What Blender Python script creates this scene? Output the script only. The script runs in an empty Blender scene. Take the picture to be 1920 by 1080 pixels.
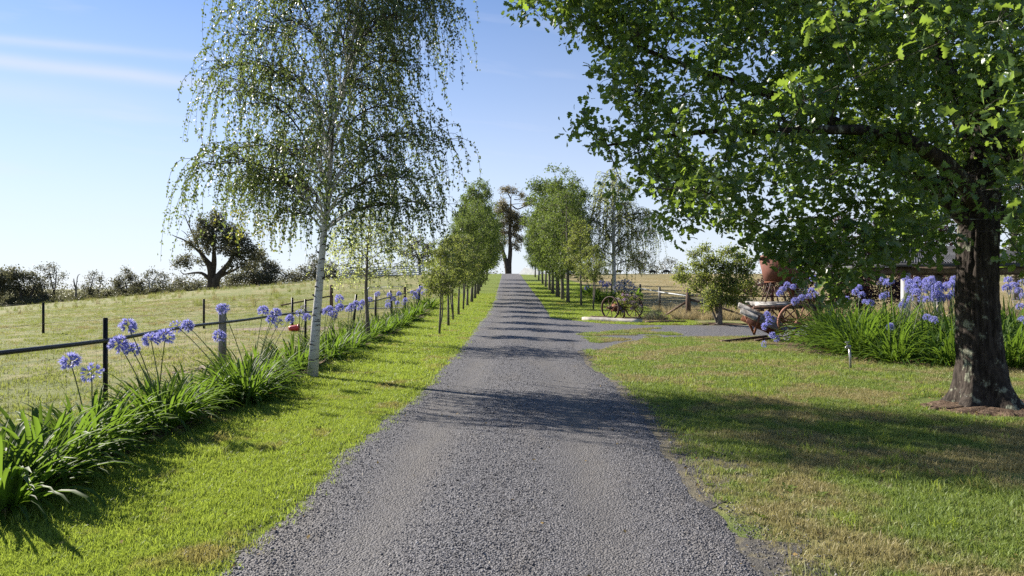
import bpy, math
import numpy as np
from mathutils import Vector, Matrix, noise as mnoise

# ------------------------------------------------------------------ camera, sky, sun, exposure
sc = bpy.context.scene
COL = sc.collection
EYE, FPX = 1.6, 1280.0
cam_d = bpy.data.cameras.new("camera"); cam = bpy.data.objects.new("camera", cam_d); COL.objects.link(cam)
cam.location = (0, 0, EYE); cam.rotation_euler = (math.radians(90), 0, 0)
cam_d.sensor_width = 36.0; cam_d.lens = 24.0; cam_d.clip_start = 0.05; cam_d.clip_end = 8000
sc.camera = cam

SUN_EL = math.radians(30.0)
SUN_XY = (-0.83, 0.558)                     # where the sun stands, seen from above
world = bpy.data.worlds.new("World"); sc.world = world; world.use_nodes = True
wn, wl = world.node_tree.nodes, world.node_tree.links
wn.clear()
w_out = wn.new("ShaderNodeOutputWorld"); w_bg = wn.new("ShaderNodeBackground")
sky = wn.new("ShaderNodeTexSky"); sky.sky_type = 'NISHITA'; sky.sun_disc = False
sky.sun_elevation = SUN_EL; sky.sun_rotation = math.atan2(SUN_XY[0], SUN_XY[1])
sky.altitude = 400; sky.air_density = 1.0; sky.dust_density = 0.0; sky.ozone_density = 3.5
w_bg.inputs['Strength'].default_value = 0.057
def wmath(op, a, b=None, clamp=False):
    n = wn.new("ShaderNodeMath"); n.operation = op; n.use_clamp = clamp
    for i, s in enumerate((a, b)):
        if s is None: continue
        if isinstance(s, (int, float)): n.inputs[i].default_value = s
        else: wl.new(s, n.inputs[i])
    return n.outputs[0]
w_tc = wn.new("ShaderNodeTexCoord"); w_sep = wn.new("ShaderNodeSeparateXYZ")
wl.new(w_tc.outputs['Generated'], w_sep.inputs[0])
yy = wmath('MAXIMUM', w_sep.outputs[1], 0.12)
uu = wmath('DIVIDE', w_sep.outputs[0], yy); vv = wmath('DIVIDE', w_sep.outputs[2], yy)
w_nz = wn.new("ShaderNodeTexNoise"); w_nz.inputs['Scale'].default_value = 2.2; w_nz.inputs['Detail'].default_value = 6
w_cmb = wn.new("ShaderNodeCombineXYZ")
wl.new(wmath('MULTIPLY', uu, 1.3), w_cmb.inputs[0])
wl.new(wmath('MULTIPLY', wmath('ADD', vv, wmath('MULTIPLY', uu, 0.12)), 9.0), w_cmb.inputs[1])
wl.new(w_cmb.outputs[0], w_nz.inputs['Vector'])
def streak(u0, v0, slope, half, u_end, amt):
    d = wmath('SUBTRACT', vv, wmath('ADD', wmath('MULTIPLY', wmath('SUBTRACT', uu, u0), slope), v0))
    d = wmath('ADD', d, wmath('MULTIPLY', wmath('SUBTRACT', w_nz.outputs[0], 0.5), 0.018))
    g = wmath('POWER', 2.718, wmath('MULTIPLY', wmath('POWER', wmath('ABSOLUTE', wmath('DIVIDE', d, half)), 2.0), -1.0))
    e = wmath('DIVIDE', wmath('SUBTRACT', u_end, uu), 0.3, True)
    return wmath('MULTIPLY', wmath('MULTIPLY', g, e), amt)
m1 = streak(-0.75, 0.333, -0.118, 0.011, -0.25, 0.52)
m2 = streak(-0.75, 0.363, -0.085, 0.008, -0.36, 0.36)
m3 = streak(-0.75, 0.29, -0.10, 0.02, -0.40, 0.24)
m4 = wmath('MULTIPLY', wmath('SUBTRACT', w_nz.outputs[0], 0.56, True), 1.3, True)
msum = wmath('ADD', wmath('ADD', m1, m2), wmath('ADD', m3, m4), True)
w_mix = wn.new("ShaderNodeMix"); w_mix.data_type = 'RGBA'
# thin high haze that whitens the sky evenly towards the horizon
w_veil = wn.new("ShaderNodeMix"); w_veil.data_type = 'RGBA'; w_tint = wn.new("ShaderNodeMix"); w_tint.data_type = 'RGBA'; w_tint.blend_type = 'MULTIPLY'
w_tint.inputs[0].default_value = 1.0; wl.new(sky.outputs[0], w_tint.inputs[6]); w_tint.inputs[7].default_value = (0.90, 0.98, 1.13, 1)
w_rmp = wn.new("ShaderNodeValToRGB"); e = w_rmp.color_ramp.elements
for _ in range(3): e.new(0.5)
for q, (p_, v_) in zip(e, ((0.0, .86), (0.10, .70), (0.17, .52), (0.27, .28), (0.45, .0))): q.position = p_; q.color = (v_, v_, v_, 1)
wl.new(w_sep.outputs[2], w_rmp.inputs[0]); wl.new(w_rmp.outputs[0], w_veil.inputs[0]); wl.new(w_tint.outputs[2], w_veil.inputs[6]); w_veil.inputs[7].default_value = (6.2, 6.55, 7.2, 1)
wl.new(msum, w_mix.inputs['Factor']); wl.new(w_veil.outputs[2], w_mix.inputs[6])
w_mix.inputs[7].default_value = (6.0, 6.2, 7.1, 1)
wl.new(w_mix.outputs[2], w_bg.inputs['Color']); wl.new(w_bg.outputs[0], w_out.inputs[0])

sun_d = bpy.data.lights.new("sun", 'SUN'); sun_d.energy = 5.0; sun_d.angle = math.radians(0.5); sun_d.color = (1.0, 0.93, 0.82)
sun = bpy.data.objects.new("sun", sun_d); COL.objects.link(sun)
_sv = Vector((SUN_XY[0] * math.cos(SUN_EL), SUN_XY[1] * math.cos(SUN_EL), math.sin(SUN_EL)))
sun.rotation_euler = (-_sv).to_track_quat('-Z', 'Y').to_euler()
sun.location = (-30, 20, 30)
sc.view_settings.view_transform = 'Standard'; sc.view_settings.look = 'None'
sc.view_settings.gamma = 1.0; sc.view_settings.use_curve_mapping = False
sc.view_settings.exposure = 1.30
sc.render.engine = 'CYCLES'
cy = sc.cycles
cy.max_bounces = 8; cy.diffuse_bounces = 5; cy.glossy_bounces = 2; cy.transmission_bounces = 4; cy.transparent_max_bounces = 4
cy.sample_clamp_indirect = 6.0; cy.use_denoising = False

# ------------------------------------------------------------------ helpers
rng = np.random.default_rng(11)
def V3(*a): return np.array(a, float)
def unit(a): return a / np.maximum(np.linalg.norm(a, axis=-1, keepdims=True), 1e-9)
def softplus(t): return np.logaddexp(0, t)
def sstep(a, b, t):
    t = np.clip((np.asarray(t, float) - a) / (b - a), 0, 1); return t * t * (3 - 2 * t)
def H(x, y):
    """height of the land: flat by the camera, a long rise to a crest 128 m away, falling off to the west"""
    x = np.asarray(x, float); y = np.asarray(y, float)
    r = 0.258 * softplus((np.minimum(y, 150) - 28) / 6.0)
    drop = 0.085 * 6 * softplus((-x - 22) / 6.0)
    drop = np.minimum(drop, 7.5)
    z = r - drop * sstep(8, 30, y)
    return z * (1 - sstep(124, 230, y)) + sstep(124, 230, y) * (-4.5)
def hz(x, y): return float(H(x, y))
def spot(px, py, d):
    """an image pixel position and an estimated distance turned into a place"""
    return V3((px - 960) * d / FPX, d, EYE + (540 - py) * d / FPX)

class MB:
    def __init__(s): s.v = []; s.f = []; s.n = 0
    def add(s, V, F, mat=0):
        V = np.asarray(V, float).reshape(-1, 3); F = np.asarray(F, np.int64)
        s.v.append(V); s.f.append((F + s.n, mat)); s.n += len(V); return s
    def tubes(s, P, R, n=5, mat=0, cap=False):
        P = np.asarray(P, float); R = np.asarray(R, float)
        if P.ndim == 2: P = P[None]; R = R[None]
        N, K, _ = P.shape
        R = np.broadcast_to(R, (N, K))
        T = unit(np.gradient(P, axis=1))
        D = unit(P[:, -1] - P[:, 0])
        ax = np.argmin(np.abs(D), axis=1); ref = np.eye(3)[ax][:, None, :]
        A = unit(np.cross(T, ref)); B = np.cross(T, A)
        th = np.arange(n) * 2 * math.pi / n
        ring = P[:, :, None] + R[:, :, None, None] * (np.cos(th)[None, None, :, None] * A[:, :, None] + np.sin(th)[None, None, :, None] * B[:, :, None])
        V = ring.reshape(-1, 3)
        i = np.arange(N)[:, None, None] * K * n; k = np.arange(K - 1)[None, :, None] * n; j = np.arange(n)[None, None, :]; j2 = (j + 1) % n
        a = i + k + j; b = i + k + j2
        F = np.stack([a, b, b + n, a + n], -1).reshape(-1, 4)
        base = s.n
        s.add(V, F, mat)
        if cap:
            for q in range(N):
                for kk, rev in ((0, True), (K - 1, False)):
                    idx = base + q * K * n + kk * n + np.arange(n)
                    s.f.append((idx[::-1][None] if rev else idx[None], mat))
        return s
    def box(s, c, size, rot=None, mat=0):
        h = np.array(size) / 2.0
        V = np.array([[x, y, z] for x in (-1, 1) for y in (-1, 1) for z in (-1, 1)], float) * h
        if rot is not None: V = V @ np.array(rot).T
        V = V + np.array(c)
        F = [[0, 1, 3, 2], [4, 6, 7, 5], [0, 4, 5, 1], [2, 3, 7, 6], [0, 2, 6, 4], [1, 5, 7, 3]]
        return s.add(V, F, mat)
    def beam(s, a, b, w, h, mat=0, up=(0, 0, 1), bev=0.0):
        a = np.array(a, float); b = np.array(b, float); d = unit(b - a); L = np.linalg.norm(b - a)
        u = np.array(up, float)
        if abs(d @ u) > 0.98: u = V3(1, 0, 0)
        sx = unit(np.cross(d, u)); sz = np.cross(sx, d)
        return s.box((a + b) / 2, (w, L, h), np.stack([sx, d, sz], 1), mat)
    def batch(s, P, D, N, S, tpl, mat=0, W=None):
        """put one leaf template at many places; D along, N facing"""
        tv, tf = tpl
        P = np.asarray(P, float); D = unit(np.asarray(D, float)); B = unit(np.cross(N, D)); N2 = np.cross(D, B)
        S = np.broadcast_to(np.asarray(S, float), (len(P),))[:, None, None]
        W = S if W is None else np.broadcast_to(np.asarray(W, float), (len(P),))[:, None, None]
        V = P[:, None] + S * tv[None, :, 0:1] * D[:, None] + W * tv[None, :, 1:2] * B[:, None] + S * tv[None, :, 2:3] * N2[:, None]
        k = len(tv); off = (np.arange(len(P)) * k)[:, None, None]
        base = s.n; s.v.append(V.reshape(-1, 3)); s.n += len(P) * k
        by = {}
        for f in tf: by.setdefault(len(f), []).append(f)
        for kk, fs in by.items():
            F = (np.array(fs)[None] + off).reshape(-1, kk) + base
            s.f.append((F, mat))
        return s
    def mesh(s, name, mats, smooth=False):
        me = bpy.data.meshes.new(name)
        V = np.concatenate(s.v) if s.v else np.zeros((0, 3))
        loops = np.concatenate([f.ravel() for f, _ in s.f])
        tot = np.concatenate([np.full(len(f), f.shape[1]) for f, _ in s.f])
        mi = np.concatenate([np.full(len(f), m) for f, m in s.f])
        st = np.concatenate([[0], np.cumsum(tot)[:-1]])
        me.vertices.add(len(V)); me.vertices.foreach_set("co", V.astype(np.float32).ravel())
        me.loops.add(len(loops)); me.loops.foreach_set("vertex_index", loops.astype(np.int32))
        me.polygons.add(len(tot)); me.polygons.foreach_set("loop_start", st.astype(np.int32))
        for m in (mats if isinstance(mats, (list, tuple)) else [mats]): me.materials.append(m)
        me.polygons.foreach_set("material_index", mi.astype(np.int32))
        if smooth: me.polygons.foreach_set("use_smooth", np.ones(len(tot), bool))
        me.update(calc_edges=True)
        return me
    def build(s, name, mats, parent=None, smooth=False):
        return link(name, s.mesh(name, mats, smooth), parent)

def link(name, data, parent=None, loc=None):
    o = bpy.data.objects.new(name, data); COL.objects.link(o)
    if parent is not None: o.parent = parent
    if loc is not None: o.location = loc
    return o
def tag(o, label=None, cat=None, group=None, kind=None):
    if label: o['label'] = label
    if cat: o['category'] = cat
    if group: o['group'] = group
    if kind: o['kind'] = kind
    return o
def thing(name, label, cat, loc=(0, 0, 0), rz=0.0, group=None):
    o = link(name, None); o.location = loc; o.rotation_euler = (0, 0, rz); o.empty_display_size = 0.2
    return tag(o, label, cat, group)
def copy_tree(o, parent=None):
    c = o.copy(); COL.objects.link(c)
    if parent is not None: c.parent = parent
    for ch in list(o.children): copy_tree(ch, c)
    return c

# ------------------------------------------------------------------ materials
def mat_new(name):
    m = bpy.data.materials.new(name); m.use_nodes = True
    nt = m.node_tree; nt.nodes.clear()
    out = nt.nodes.new("ShaderNodeOutputMaterial")
    return m, nt, out
class NT:
    def __init__(s, nt): s.nt = nt; s.N = nt.nodes; s.L = nt.links
    def new(s, t, **kw):
        n = s.N.new(t)
        for k, v in kw.items(): setattr(n, k, v)
        return n
    def put(s, sock, v):
        if isinstance(v, (int, float)): sock.default_value = v
        elif isinstance(v, (tuple, list)): sock.default_value = (*v, 1) if len(v) == 3 and len(sock.default_value) == 4 else v
        else: s.L.new(v, sock)
    def math(s, op, a, b=None, clamp=False):
        n = s.new("ShaderNodeMath", operation=op, use_clamp=clamp); s.put(n.inputs[0], a)
        if b is not None: s.put(n.inputs[1], b)
        return n.outputs[0]
    def mix(s, f, a, b, mode='MIX'):
        n = s.new("ShaderNodeMix", data_type='RGBA', blend_type=mode); s.put(n.inputs[0], f); s.put(n.inputs[6], a); s.put(n.inputs[7], b)
        return n.outputs[2]
    def coords(s, kind='Object', scale=(1, 1, 1)):
        tc = s.new("ShaderNodeTexCoord") if kind == 'Object' else s.new("ShaderNodeNewGeometry")
        mp = s.new("ShaderNodeMapping"); mp.inputs['Scale'].default_value = scale
        s.L.new(tc.outputs['Object' if kind == 'Object' else 'Position'], mp.inputs[0]); return mp.outputs[0]
    def noise(s, vec, scale, detail=4, rough=0.55, out=0):
        n = s.new("ShaderNodeTexNoise"); s.L.new(vec, n.inputs['Vector']); n.inputs['Scale'].default_value = scale
        n.inputs['Detail'].default_value = detail; n.inputs['Roughness'].default_value = rough; return n.outputs[out]
    def voro(s, vec, scale, feature='F1', out='Distance'):
        n = s.new("ShaderNodeTexVoronoi", feature=feature); s.L.new(vec, n.inputs['Vector']); n.inputs['Scale'].default_value = scale; return n.outputs[out]
    def ramp(s, f, stops):
        n = s.new("ShaderNodeValToRGB"); e = n.color_ramp.elements
        while len(e) < len(stops): e.new(0.5)
        for q, (p, c) in zip(e, stops): q.position = p; q.color = (*c, 1) if len(c) == 3 else c
        s.put(n.inputs[0], f); return n.outputs[0]
    def step(s, f, a, b):
        n = s.new("ShaderNodeMapRange", interpolation_type='SMOOTHSTEP'); s.put(n.inputs[0], f); n.inputs[1].default_value = a; n.inputs[2].default_value = b
        return n.outputs[0]
    def principled(s, out, color, rough=0.8, spec=0.3, bump=None, bstr=0.5, bdist=0.01, metal=0.0):
        p = s.new("ShaderNodeBsdfPrincipled"); s.put(p.inputs['Base Color'], color); s.put(p.inputs['Roughness'], rough)
        p.inputs['Specular IOR Level'].default_value = spec; p.inputs['Metallic'].default_value = metal
        if bump is not None:
            b = s.new("ShaderNodeBump"); b.inputs['Strength'].default_value = bstr; b.inputs['Distance'].default_value = bdist
            s.L.new(bump, b.inputs['Height']); s.L.new(b.outputs[0], p.inputs['Normal'])
        if out is not None: s.L.new(p.outputs[0], out.inputs[0])
        return p

def leaf_mat(name, c1, c2, tr, trans=0.45, rough=0.45, spec=0.4, obj_var=0.25, patch=None):
    m, nt, out = mat_new(name); t = NT(nt)
    g = t.new("ShaderNodeNewGeometry"); oi = t.new("ShaderNodeObjectInfo")
    col = t.mix(g.outputs['Random Per Island'], c1, c2)
    v = t.math('ADD', t.math('MULTIPLY', oi.outputs['Random'], obj_var), 1 - obj_var / 2)
    trc = t.mix(g.outputs['Random Per Island'], tuple(x * 0.75 for x in tr), tr)
    if patch is not None:
        v = t.math('MULTIPLY', v, t.math('ADD', 0.55, t.math('MULTIPLY', t.noise(t.coords('World'), 2.6, 4, 0.65), 0.9)))
        f = t.step(t.noise(t.coords('World'), patch[0], 4, 0.65), patch[1], patch[1] + 0.12)
        col = t.mix(f, col, patch[2]); trc = t.mix(f, trc, patch[3])
    hsv = t.new("ShaderNodeHueSaturation"); t.L.new(col, hsv.inputs['Color']); t.L.new(v, hsv.inputs['Value'])
    p = t.principled(None, hsv.outputs[0], rough, spec)
    tl = t.new("ShaderNodeBsdfTranslucent"); t.put(tl.inputs[0], trc)
    ms = t.new("ShaderNodeMixShader"); ms.inputs[0].default_value = trans
    t.L.new(p.outputs[0], ms.inputs[1]); t.L.new(tl.outputs[0], ms.inputs[2]); t.L.new(ms.outputs[0], out.inputs[0])
    return m
def plain_mat(name, c1, c2, scale=8, rough=0.8, spec=0.3, stretch=(1, 1, 1), bstr=0.4, bdist=0.01, metal=0.0):
    m, nt, out = mat_new(name); t = NT(nt); co = t.coords('Object', stretch)
    n = t.noise(co, scale, 6, 0.6)
    col = t.mix(t.step(n, 0.35, 0.68), c1, c2)
    t.principled(out, col, rough, spec, t.noise(co, scale * 3, 5), bstr, bdist, metal); return m

M = {}
M['birch_leaf'] = leaf_mat('birch_leaf', (0.035, 0.065, 0.024), (0.115, 0.155, 0.065), (0.24, 0.31, 0.07), 0.38, 0.42, 0.45)
M['yellow_leaf'] = leaf_mat('yellow_leaf', (0.10, 0.13, 0.03), (0.22, 0.20, 0.03), (0.42, 0.42, 0.06), 0.42)
M['oak_leaf'] = leaf_mat('oak_leaf', (0.032, 0.072, 0.02), (0.085, 0.135, 0.042), (0.33, 0.48, 0.055), 0.42, 0.34, 0.55)
M['pear_leaf'] = leaf_mat('pear_leaf', (0.042, 0.078, 0.024), (0.10, 0.14, 0.042), (0.22, 0.30, 0.055), 0.4, 0.55, 0.2, 0.3)
M['young_leaf'] = leaf_mat('young_leaf', (0.075, 0.11, 0.03), (0.14, 0.165, 0.05), (0.34, 0.40, 0.08), 0.42, 0.55, 0.2, 0.3)
M['willow_leaf'] = leaf_mat('willow_leaf', (0.075, 0.10, 0.035), (0.13, 0.15, 0.055), (0.55, 0.62, 0.20), 0.55, 0.55, 0.2)
M['gum_leaf'] = leaf_mat('gum_leaf', (0.06, 0.065, 0.04), (0.12, 0.12, 0.08), (0.16, 0.16, 0.08), 0.4, 0.5, 0.4, 0.5)
M['brown_gum_leaf'] = leaf_mat('brown_gum_leaf', (0.11, 0.105, 0.065), (0.19, 0.17, 0.11), (0.26, 0.23, 0.13), 0.45, 0.5, 0.4)
M['shrub_leaf'] = leaf_mat('shrub_leaf', (0.09, 0.13, 0.035), (0.17, 0.20, 0.06), (0.38, 0.44, 0.08), 0.45, 0.5, 0.25)
M['scrub_leaf'] = leaf_mat('scrub_leaf', (0.06, 0.065, 0.03), (0.10, 0.10, 0.045), (0.13, 0.13, 0.05), 0.3, 0.6, 0.3, 0.5)
M['purple_leaf'] = leaf_mat('purple_leaf', (0.03, 0.014, 0.02), (0.06, 0.025, 0.032), (0.10, 0.03, 0.03), 0.3, 0.4, 0.5)
M['strap_leaf'] = leaf_mat('strap_leaf', (0.02, 0.055, 0.012), (0.085, 0.135, 0.028), (0.22, 0.36, 0.035), 0.37, 0.55, 0.12, 0.3)
M['dry_strap'] = leaf_mat('dry_strap', (0.14, 0.10, 0.05), (0.30, 0.23, 0.12), (0.3, 0.2, 0.08), 0.25)
M['litter'] = leaf_mat('litter', (0.16, 0.10, 0.04), (0.28, 0.21, 0.09), (0.3, 0.22, 0.06), 0.15, 0.85, 0.05)
M['grey_leaf'] = leaf_mat('grey_leaf', (0.08, 0.10, 0.06), (0.14, 0.16, 0.10), (0.15, 0.18, 0.08), 0.3, 0.6, 0.3)
M['flax_pale'] = leaf_mat('flax_pale', (0.28, 0.24, 0.15), (0.45, 0.40, 0.28), (0.4, 0.34, 0.2), 0.3)
M['flax_bronze'] = leaf_mat('flax_bronze', (0.12, 0.045, 0.02), (0.25, 0.10, 0.035), (0.35, 0.12, 0.03), 0.35)
M['petal'] = leaf_mat('petal', (0.26, 0.27, 0.62), (0.48, 0.48, 0.84), (0.42, 0.42, 0.84), 0.4, 0.5, 0.3, 0.3)
M['weed_leaf'] = leaf_mat('weed_leaf', (0.06, 0.10, 0.025), (0.12, 0.17, 0.04), (0.2, 0.28, 0.04), 0.35, 0.85, 0.05)
M['bud'] = leaf_mat('bud', (0.13, 0.17, 0.20), (0.26, 0.26, 0.55), (0.3, 0.3, 0.6), 0.35, 0.5, 0.3, 0.3)
M['faded_petal'] = leaf_mat('faded_petal', (0.30, 0.28, 0.42), (0.50, 0.46, 0.55), (0.5, 0.45, 0.6), 0.35, 0.5, 0.3, 0.3)
M['pale_petal'] = leaf_mat('pale_petal', (0.5, 0.48, 0.62), (0.7, 0.68, 0.75), (0.6, 0.6, 0.7), 0.4, 0.5, 0.3, 0.3)
M['mauve_petal'] = leaf_mat('mauve_petal', (0.35, 0.22, 0.42), (0.6, 0.5, 0.62), (0.5, 0.35, 0.5), 0.4, 0.5, 0.3)
M['stem_green'] = leaf_mat('stem_green', (0.06, 0.10, 0.025), (0.10, 0.14, 0.04), (0.15, 0.2, 0.04), 0.15)
M['lawn_blade'] = leaf_mat('lawn_blade', (0.11, 0.18, 0.03), (0.22, 0.28, 0.05), (0.38, 0.48, 0.06), 0.43, 0.5, 0.3, 0.5,
                           (0.9, 0.54, (0.21, 0.19, 0.07), (0.38, 0.34, 0.10)))
M['dull_blade'] = leaf_mat('dull_blade', (0.095, 0.155, 0.035), (0.175, 0.225, 0.06), (0.30, 0.39, 0.07), 0.4, 0.5, 0.3, 0.5,
                           (0.75, 0.46, (0.28, 0.245, 0.115), (0.36, 0.32, 0.13)))
M['paddock_blade'] = leaf_mat('paddock_blade', (0.12, 0.15, 0.04), (0.21, 0.215, 0.075), (0.30, 0.34, 0.08), 0.4, 0.6, 0.2, 0.5,
                              (0.35, 0.5, (0.26, 0.21, 0.10), (0.33, 0.27, 0.12)))
M['dry_blade'] = leaf_mat('dry_blade', (0.30, 0.24, 0.13), (0.42, 0.35, 0.20), (0.45, 0.36, 0.18), 0.4, 0.6, 0.2, 0.4)

def bark_birch():
    m, nt, out = mat_new('birch_bark'); t = NT(nt)
    c = t.coords('Object', (1, 1, 6)); n = t.noise(c, 3.0, 5, 0.6)
    c2 = t.coords('Object', (1.6, 1.6, 9)); n2 = t.noise(c2, 2.6, 4, 0.7)
    base = t.mix(n, (0.42, 0.40, 0.37), (0.66, 0.64, 0.61))
    dark = t.step(n2, 0.575, 0.63)
    low = t.noise(t.coords('Object', (1, 1, 1)), 5, 4)
    base = t.mix(t.step(low, 0.62, 0.72), base, (0.16, 0.14, 0.12))
    col = t.mix(dark, base, (0.05, 0.045, 0.04))
    t.principled(out, col, 0.7, 0.3, n2, 0.5, 0.01); return m
M['birch_bark'] = bark_birch()
def bark_oak():
    m, nt, out = mat_new('oak_bark'); t = NT(nt)
    c = t.coords('Object', (1, 1, 0.28)); n = t.noise(c, 22, 7, 0.65)
    c1 = t.coords('Object'); big = t.noise(c1, 5.5, 5, 0.6); fine = t.noise(c1, 60, 3, 0.6)
    base = t.mix(t.step(n, 0.35, 0.65), (0.018, 0.014, 0.012), (0.062, 0.05, 0.042))
    lich = t.math('MULTIPLY', t.step(big, 0.56, 0.63), t.step(n, 0.38, 0.55))
    lcol = t.mix(fine, (0.22, 0.24, 0.16), (0.40, 0.42, 0.33))
    col = t.mix(t.math('MULTIPLY', lich, 0.7), base, lcol)
    sp = t.step(t.noise(c1, 13, 4), 0.68, 0.73)
    col = t.mix(t.math('MULTIPLY', sp, 0.5), col, (0.28, 0.31, 0.29))
    t.principled(out, col, 0.9, 0.2, n, 0.9, 0.03); return m
M['oak_bark'] = bark_oak()
M['grey_bark'] = plain_mat('grey_bark', (0.10, 0.085, 0.07), (0.20, 0.175, 0.15), 14, 0.85, 0.2, (1, 1, 0.3))
M['dark_bark'] = plain_mat('dark_bark', (0.035, 0.028, 0.022), (0.09, 0.075, 0.06), 8, 0.9, 0.2, (1, 1, 0.3))
M['pale_bark'] = plain_mat('pale_bark', (0.28, 0.26, 0.23), (0.5, 0.48, 0.45), 4, 0.8, 0.2, (1, 1, 0.4))
M['dead_wood'] = plain_mat('dead_wood', (0.16, 0.14, 0.12), (0.3, 0.27, 0.24), 6, 0.9, 0.2)
M['rust'] = plain_mat('rust', (0.10, 0.038, 0.022), (0.26, 0.105, 0.06), 5, 0.85, 0.25, bstr=0.5)
M['hopper_rust'] = plain_mat('hopper_rust', (0.12, 0.046, 0.033), (0.20, 0.085, 0.062), 2.2, 0.8, 0.25, bstr=0.3)
M['wheel_rust'] = plain_mat('wheel_rust', (0.17, 0.075, 0.05), (0.34, 0.17, 0.12), 6, 0.8, 0.3)
M['dark_iron'] = plain_mat('dark_iron', (0.035, 0.022, 0.018), (0.12, 0.06, 0.04), 9, 0.75, 0.4)
M['old_board'] = plain_mat('old_board', (0.13, 0.12, 0.11), (0.44, 0.42, 0.39), 9, 0.85, 0.2, (1, 0.2, 1))
M['sleeper'] = plain_mat('sleeper', (0.34, 0.30, 0.27), (0.56, 0.51, 0.47), 7, 0.9, 0.2, (0.3, 1, 1))
M['black_steel'] = plain_mat('black_steel', (0.012, 0.012, 0.013), (0.03, 0.03, 0.03), 15, 0.55, 0.4)
M['black_pipe'] = plain_mat('black_pipe', (0.010, 0.010, 0.012), (0.022, 0.022, 0.025), 5, 0.4, 0.5, bstr=0.1)
M['grey_post'] = plain_mat('grey_post', (0.13, 0.12, 0.11), (0.29, 0.27, 0.25), 12, 0.9, 0.2, (1, 1, 0.15))
M['brown_post'] = plain_mat('brown_post', (0.07, 0.045, 0.035), (0.17, 0.12, 0.09), 12, 0.9, 0.2, (1, 1, 0.15))
M['wire'] = plain_mat('wire', (0.05, 0.05, 0.05), (0.12, 0.11, 0.10), 5, 0.6, 0.4, bstr=0.0)
M['galv'] = plain_mat('galv', (0.28, 0.29, 0.30), (0.42, 0.43, 0.44), 7, 0.6, 0.5, bstr=0.1, metal=0.3)
M['yard_rail'] = plain_mat('yard_rail', (0.36, 0.40, 0.45), (0.52, 0.56, 0.60), 5, 0.6, 0.4, bstr=0.1)
M['concrete'] = plain_mat('concrete', (0.42, 0.43, 0.45), (0.58, 0.59, 0.60), 1.2, 0.85, 0.3)
M['red_plastic'] = plain_mat('red_plastic', (0.42, 0.015, 0.02), (0.55, 0.03, 0.035), 3, 0.4, 0.5, bstr=0.05)
M['cow_hide'] = plain_mat('cow_hide', (0.012, 0.010, 0.009), (0.03, 0.024, 0.02), 4, 0.7, 0.3, bstr=0.1)
M['roof_iron'] = plain_mat('roof_iron', (0.055, 0.056, 0.06), (0.095, 0.097, 0.105), 1.5, 0.85, 0.1, bstr=0.1)
M['timber'] = plain_mat('timber', (0.10, 0.075, 0.06), (0.19, 0.15, 0.12), 7, 0.85, 0.25, (1, 1, 0.2))
M['post_paint'] = plain_mat('post_paint', (0.22, 0.22, 0.23), (0.32, 0.32, 0.33), 5, 0.7, 0.3, (1, 1, 0.3))
M['tap_metal'] = plain_mat('tap_metal', (0.22, 0.22, 0.23), (0.36, 0.36, 0.38), 20, 0.35, 0.5, bstr=0.1, metal=0.5)
M['bare_dirt'] = plain_mat('bare_dirt', (0.20, 0.155, 0.125), (0.29, 0.235, 0.20), 3.0, 0.95, 0.1, bstr=0.8, bdist=0.02)
M['mulch'] = plain_mat('mulch', (0.055, 0.035, 0.024), (0.17, 0.12, 0.085), 16, 0.95, 0.15, bstr=1.0, bdist=0.03)

def ground_mat(name, green, lush, dry, dirt, dry_t, dirt_t, fine=40, bstr=0.7, bdist=0.03):
    m, nt, out = mat_new(name); t = NT(nt); c = t.coords('World')
    big = t.noise(c, 0.16, 5, 0.6); mid = t.noise(c, 1.1, 5, 0.62); sm = t.noise(c, fine, 4, 0.7); mid2 = t.noise(c, 5.5, 5, 0.65)
    col = t.mix(t.step(mid, 0.3, 0.7), green, lush)
    s = t.math('ADD', t.math('MULTIPLY', big, 0.55), t.math('MULTIPLY', mid, 0.45))
    col = t.mix(t.step(s, dry_t, dry_t + 0.13), col, dry)
    s2 = t.math('ADD', t.math('MULTIPLY', mid, 0.5), t.math('MULTIPLY', mid2, 0.5))
    col = t.mix(t.step(s2, dirt_t, dirt_t + 0.07), col, dirt)
    col = t.mix(t.math('MULTIPLY', t.step(mid2, 0.35, 0.7), 0.35), col, tuple(x * 0.55 for x in green))
    f = t.math('ADD', t.math('MULTIPLY', sm, 0.9), 0.55)
    col = t.mix(1.0, col, f, 'MULTIPLY')
    t.principled(out, col, 0.95, 0.1, t.math('ADD', sm, t.math('MULTIPLY', mid2, 2.0)), bstr, bdist); return m
M['paddock'] = ground_mat('paddock', (0.15, 0.175, 0.055), (0.20, 0.21, 0.07), (0.29, 0.25, 0.125), (0.20, 0.155, 0.115), 0.46, 0.585, 22)
M['dry_paddock'] = ground_mat('dry_paddock', (0.20, 0.17, 0.075), (0.26, 0.22, 0.11), (0.33, 0.27, 0.15), (0.24, 0.19, 0.12), 0.45, 0.66, 22)
M['lawn'] = ground_mat('lawn', (0.13, 0.18, 0.032), (0.18, 0.215, 0.045), (0.22, 0.20, 0.07), (0.17, 0.14, 0.08), 0.60, 0.68, 45)
M['dull_lawn'] = ground_mat('dull_lawn', (0.12, 0.16, 0.045), (0.17, 0.195, 0.06), (0.27, 0.235, 0.115), (0.26, 0.21, 0.15), 0.46, 0.60, 45)
M['shoulder'] = ground_mat('shoulder', (0.15, 0.135, 0.10), (0.19, 0.17, 0.115), (0.22, 0.19, 0.13), (0.11, 0.105, 0.10), 0.5, 0.47, 60)
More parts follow.
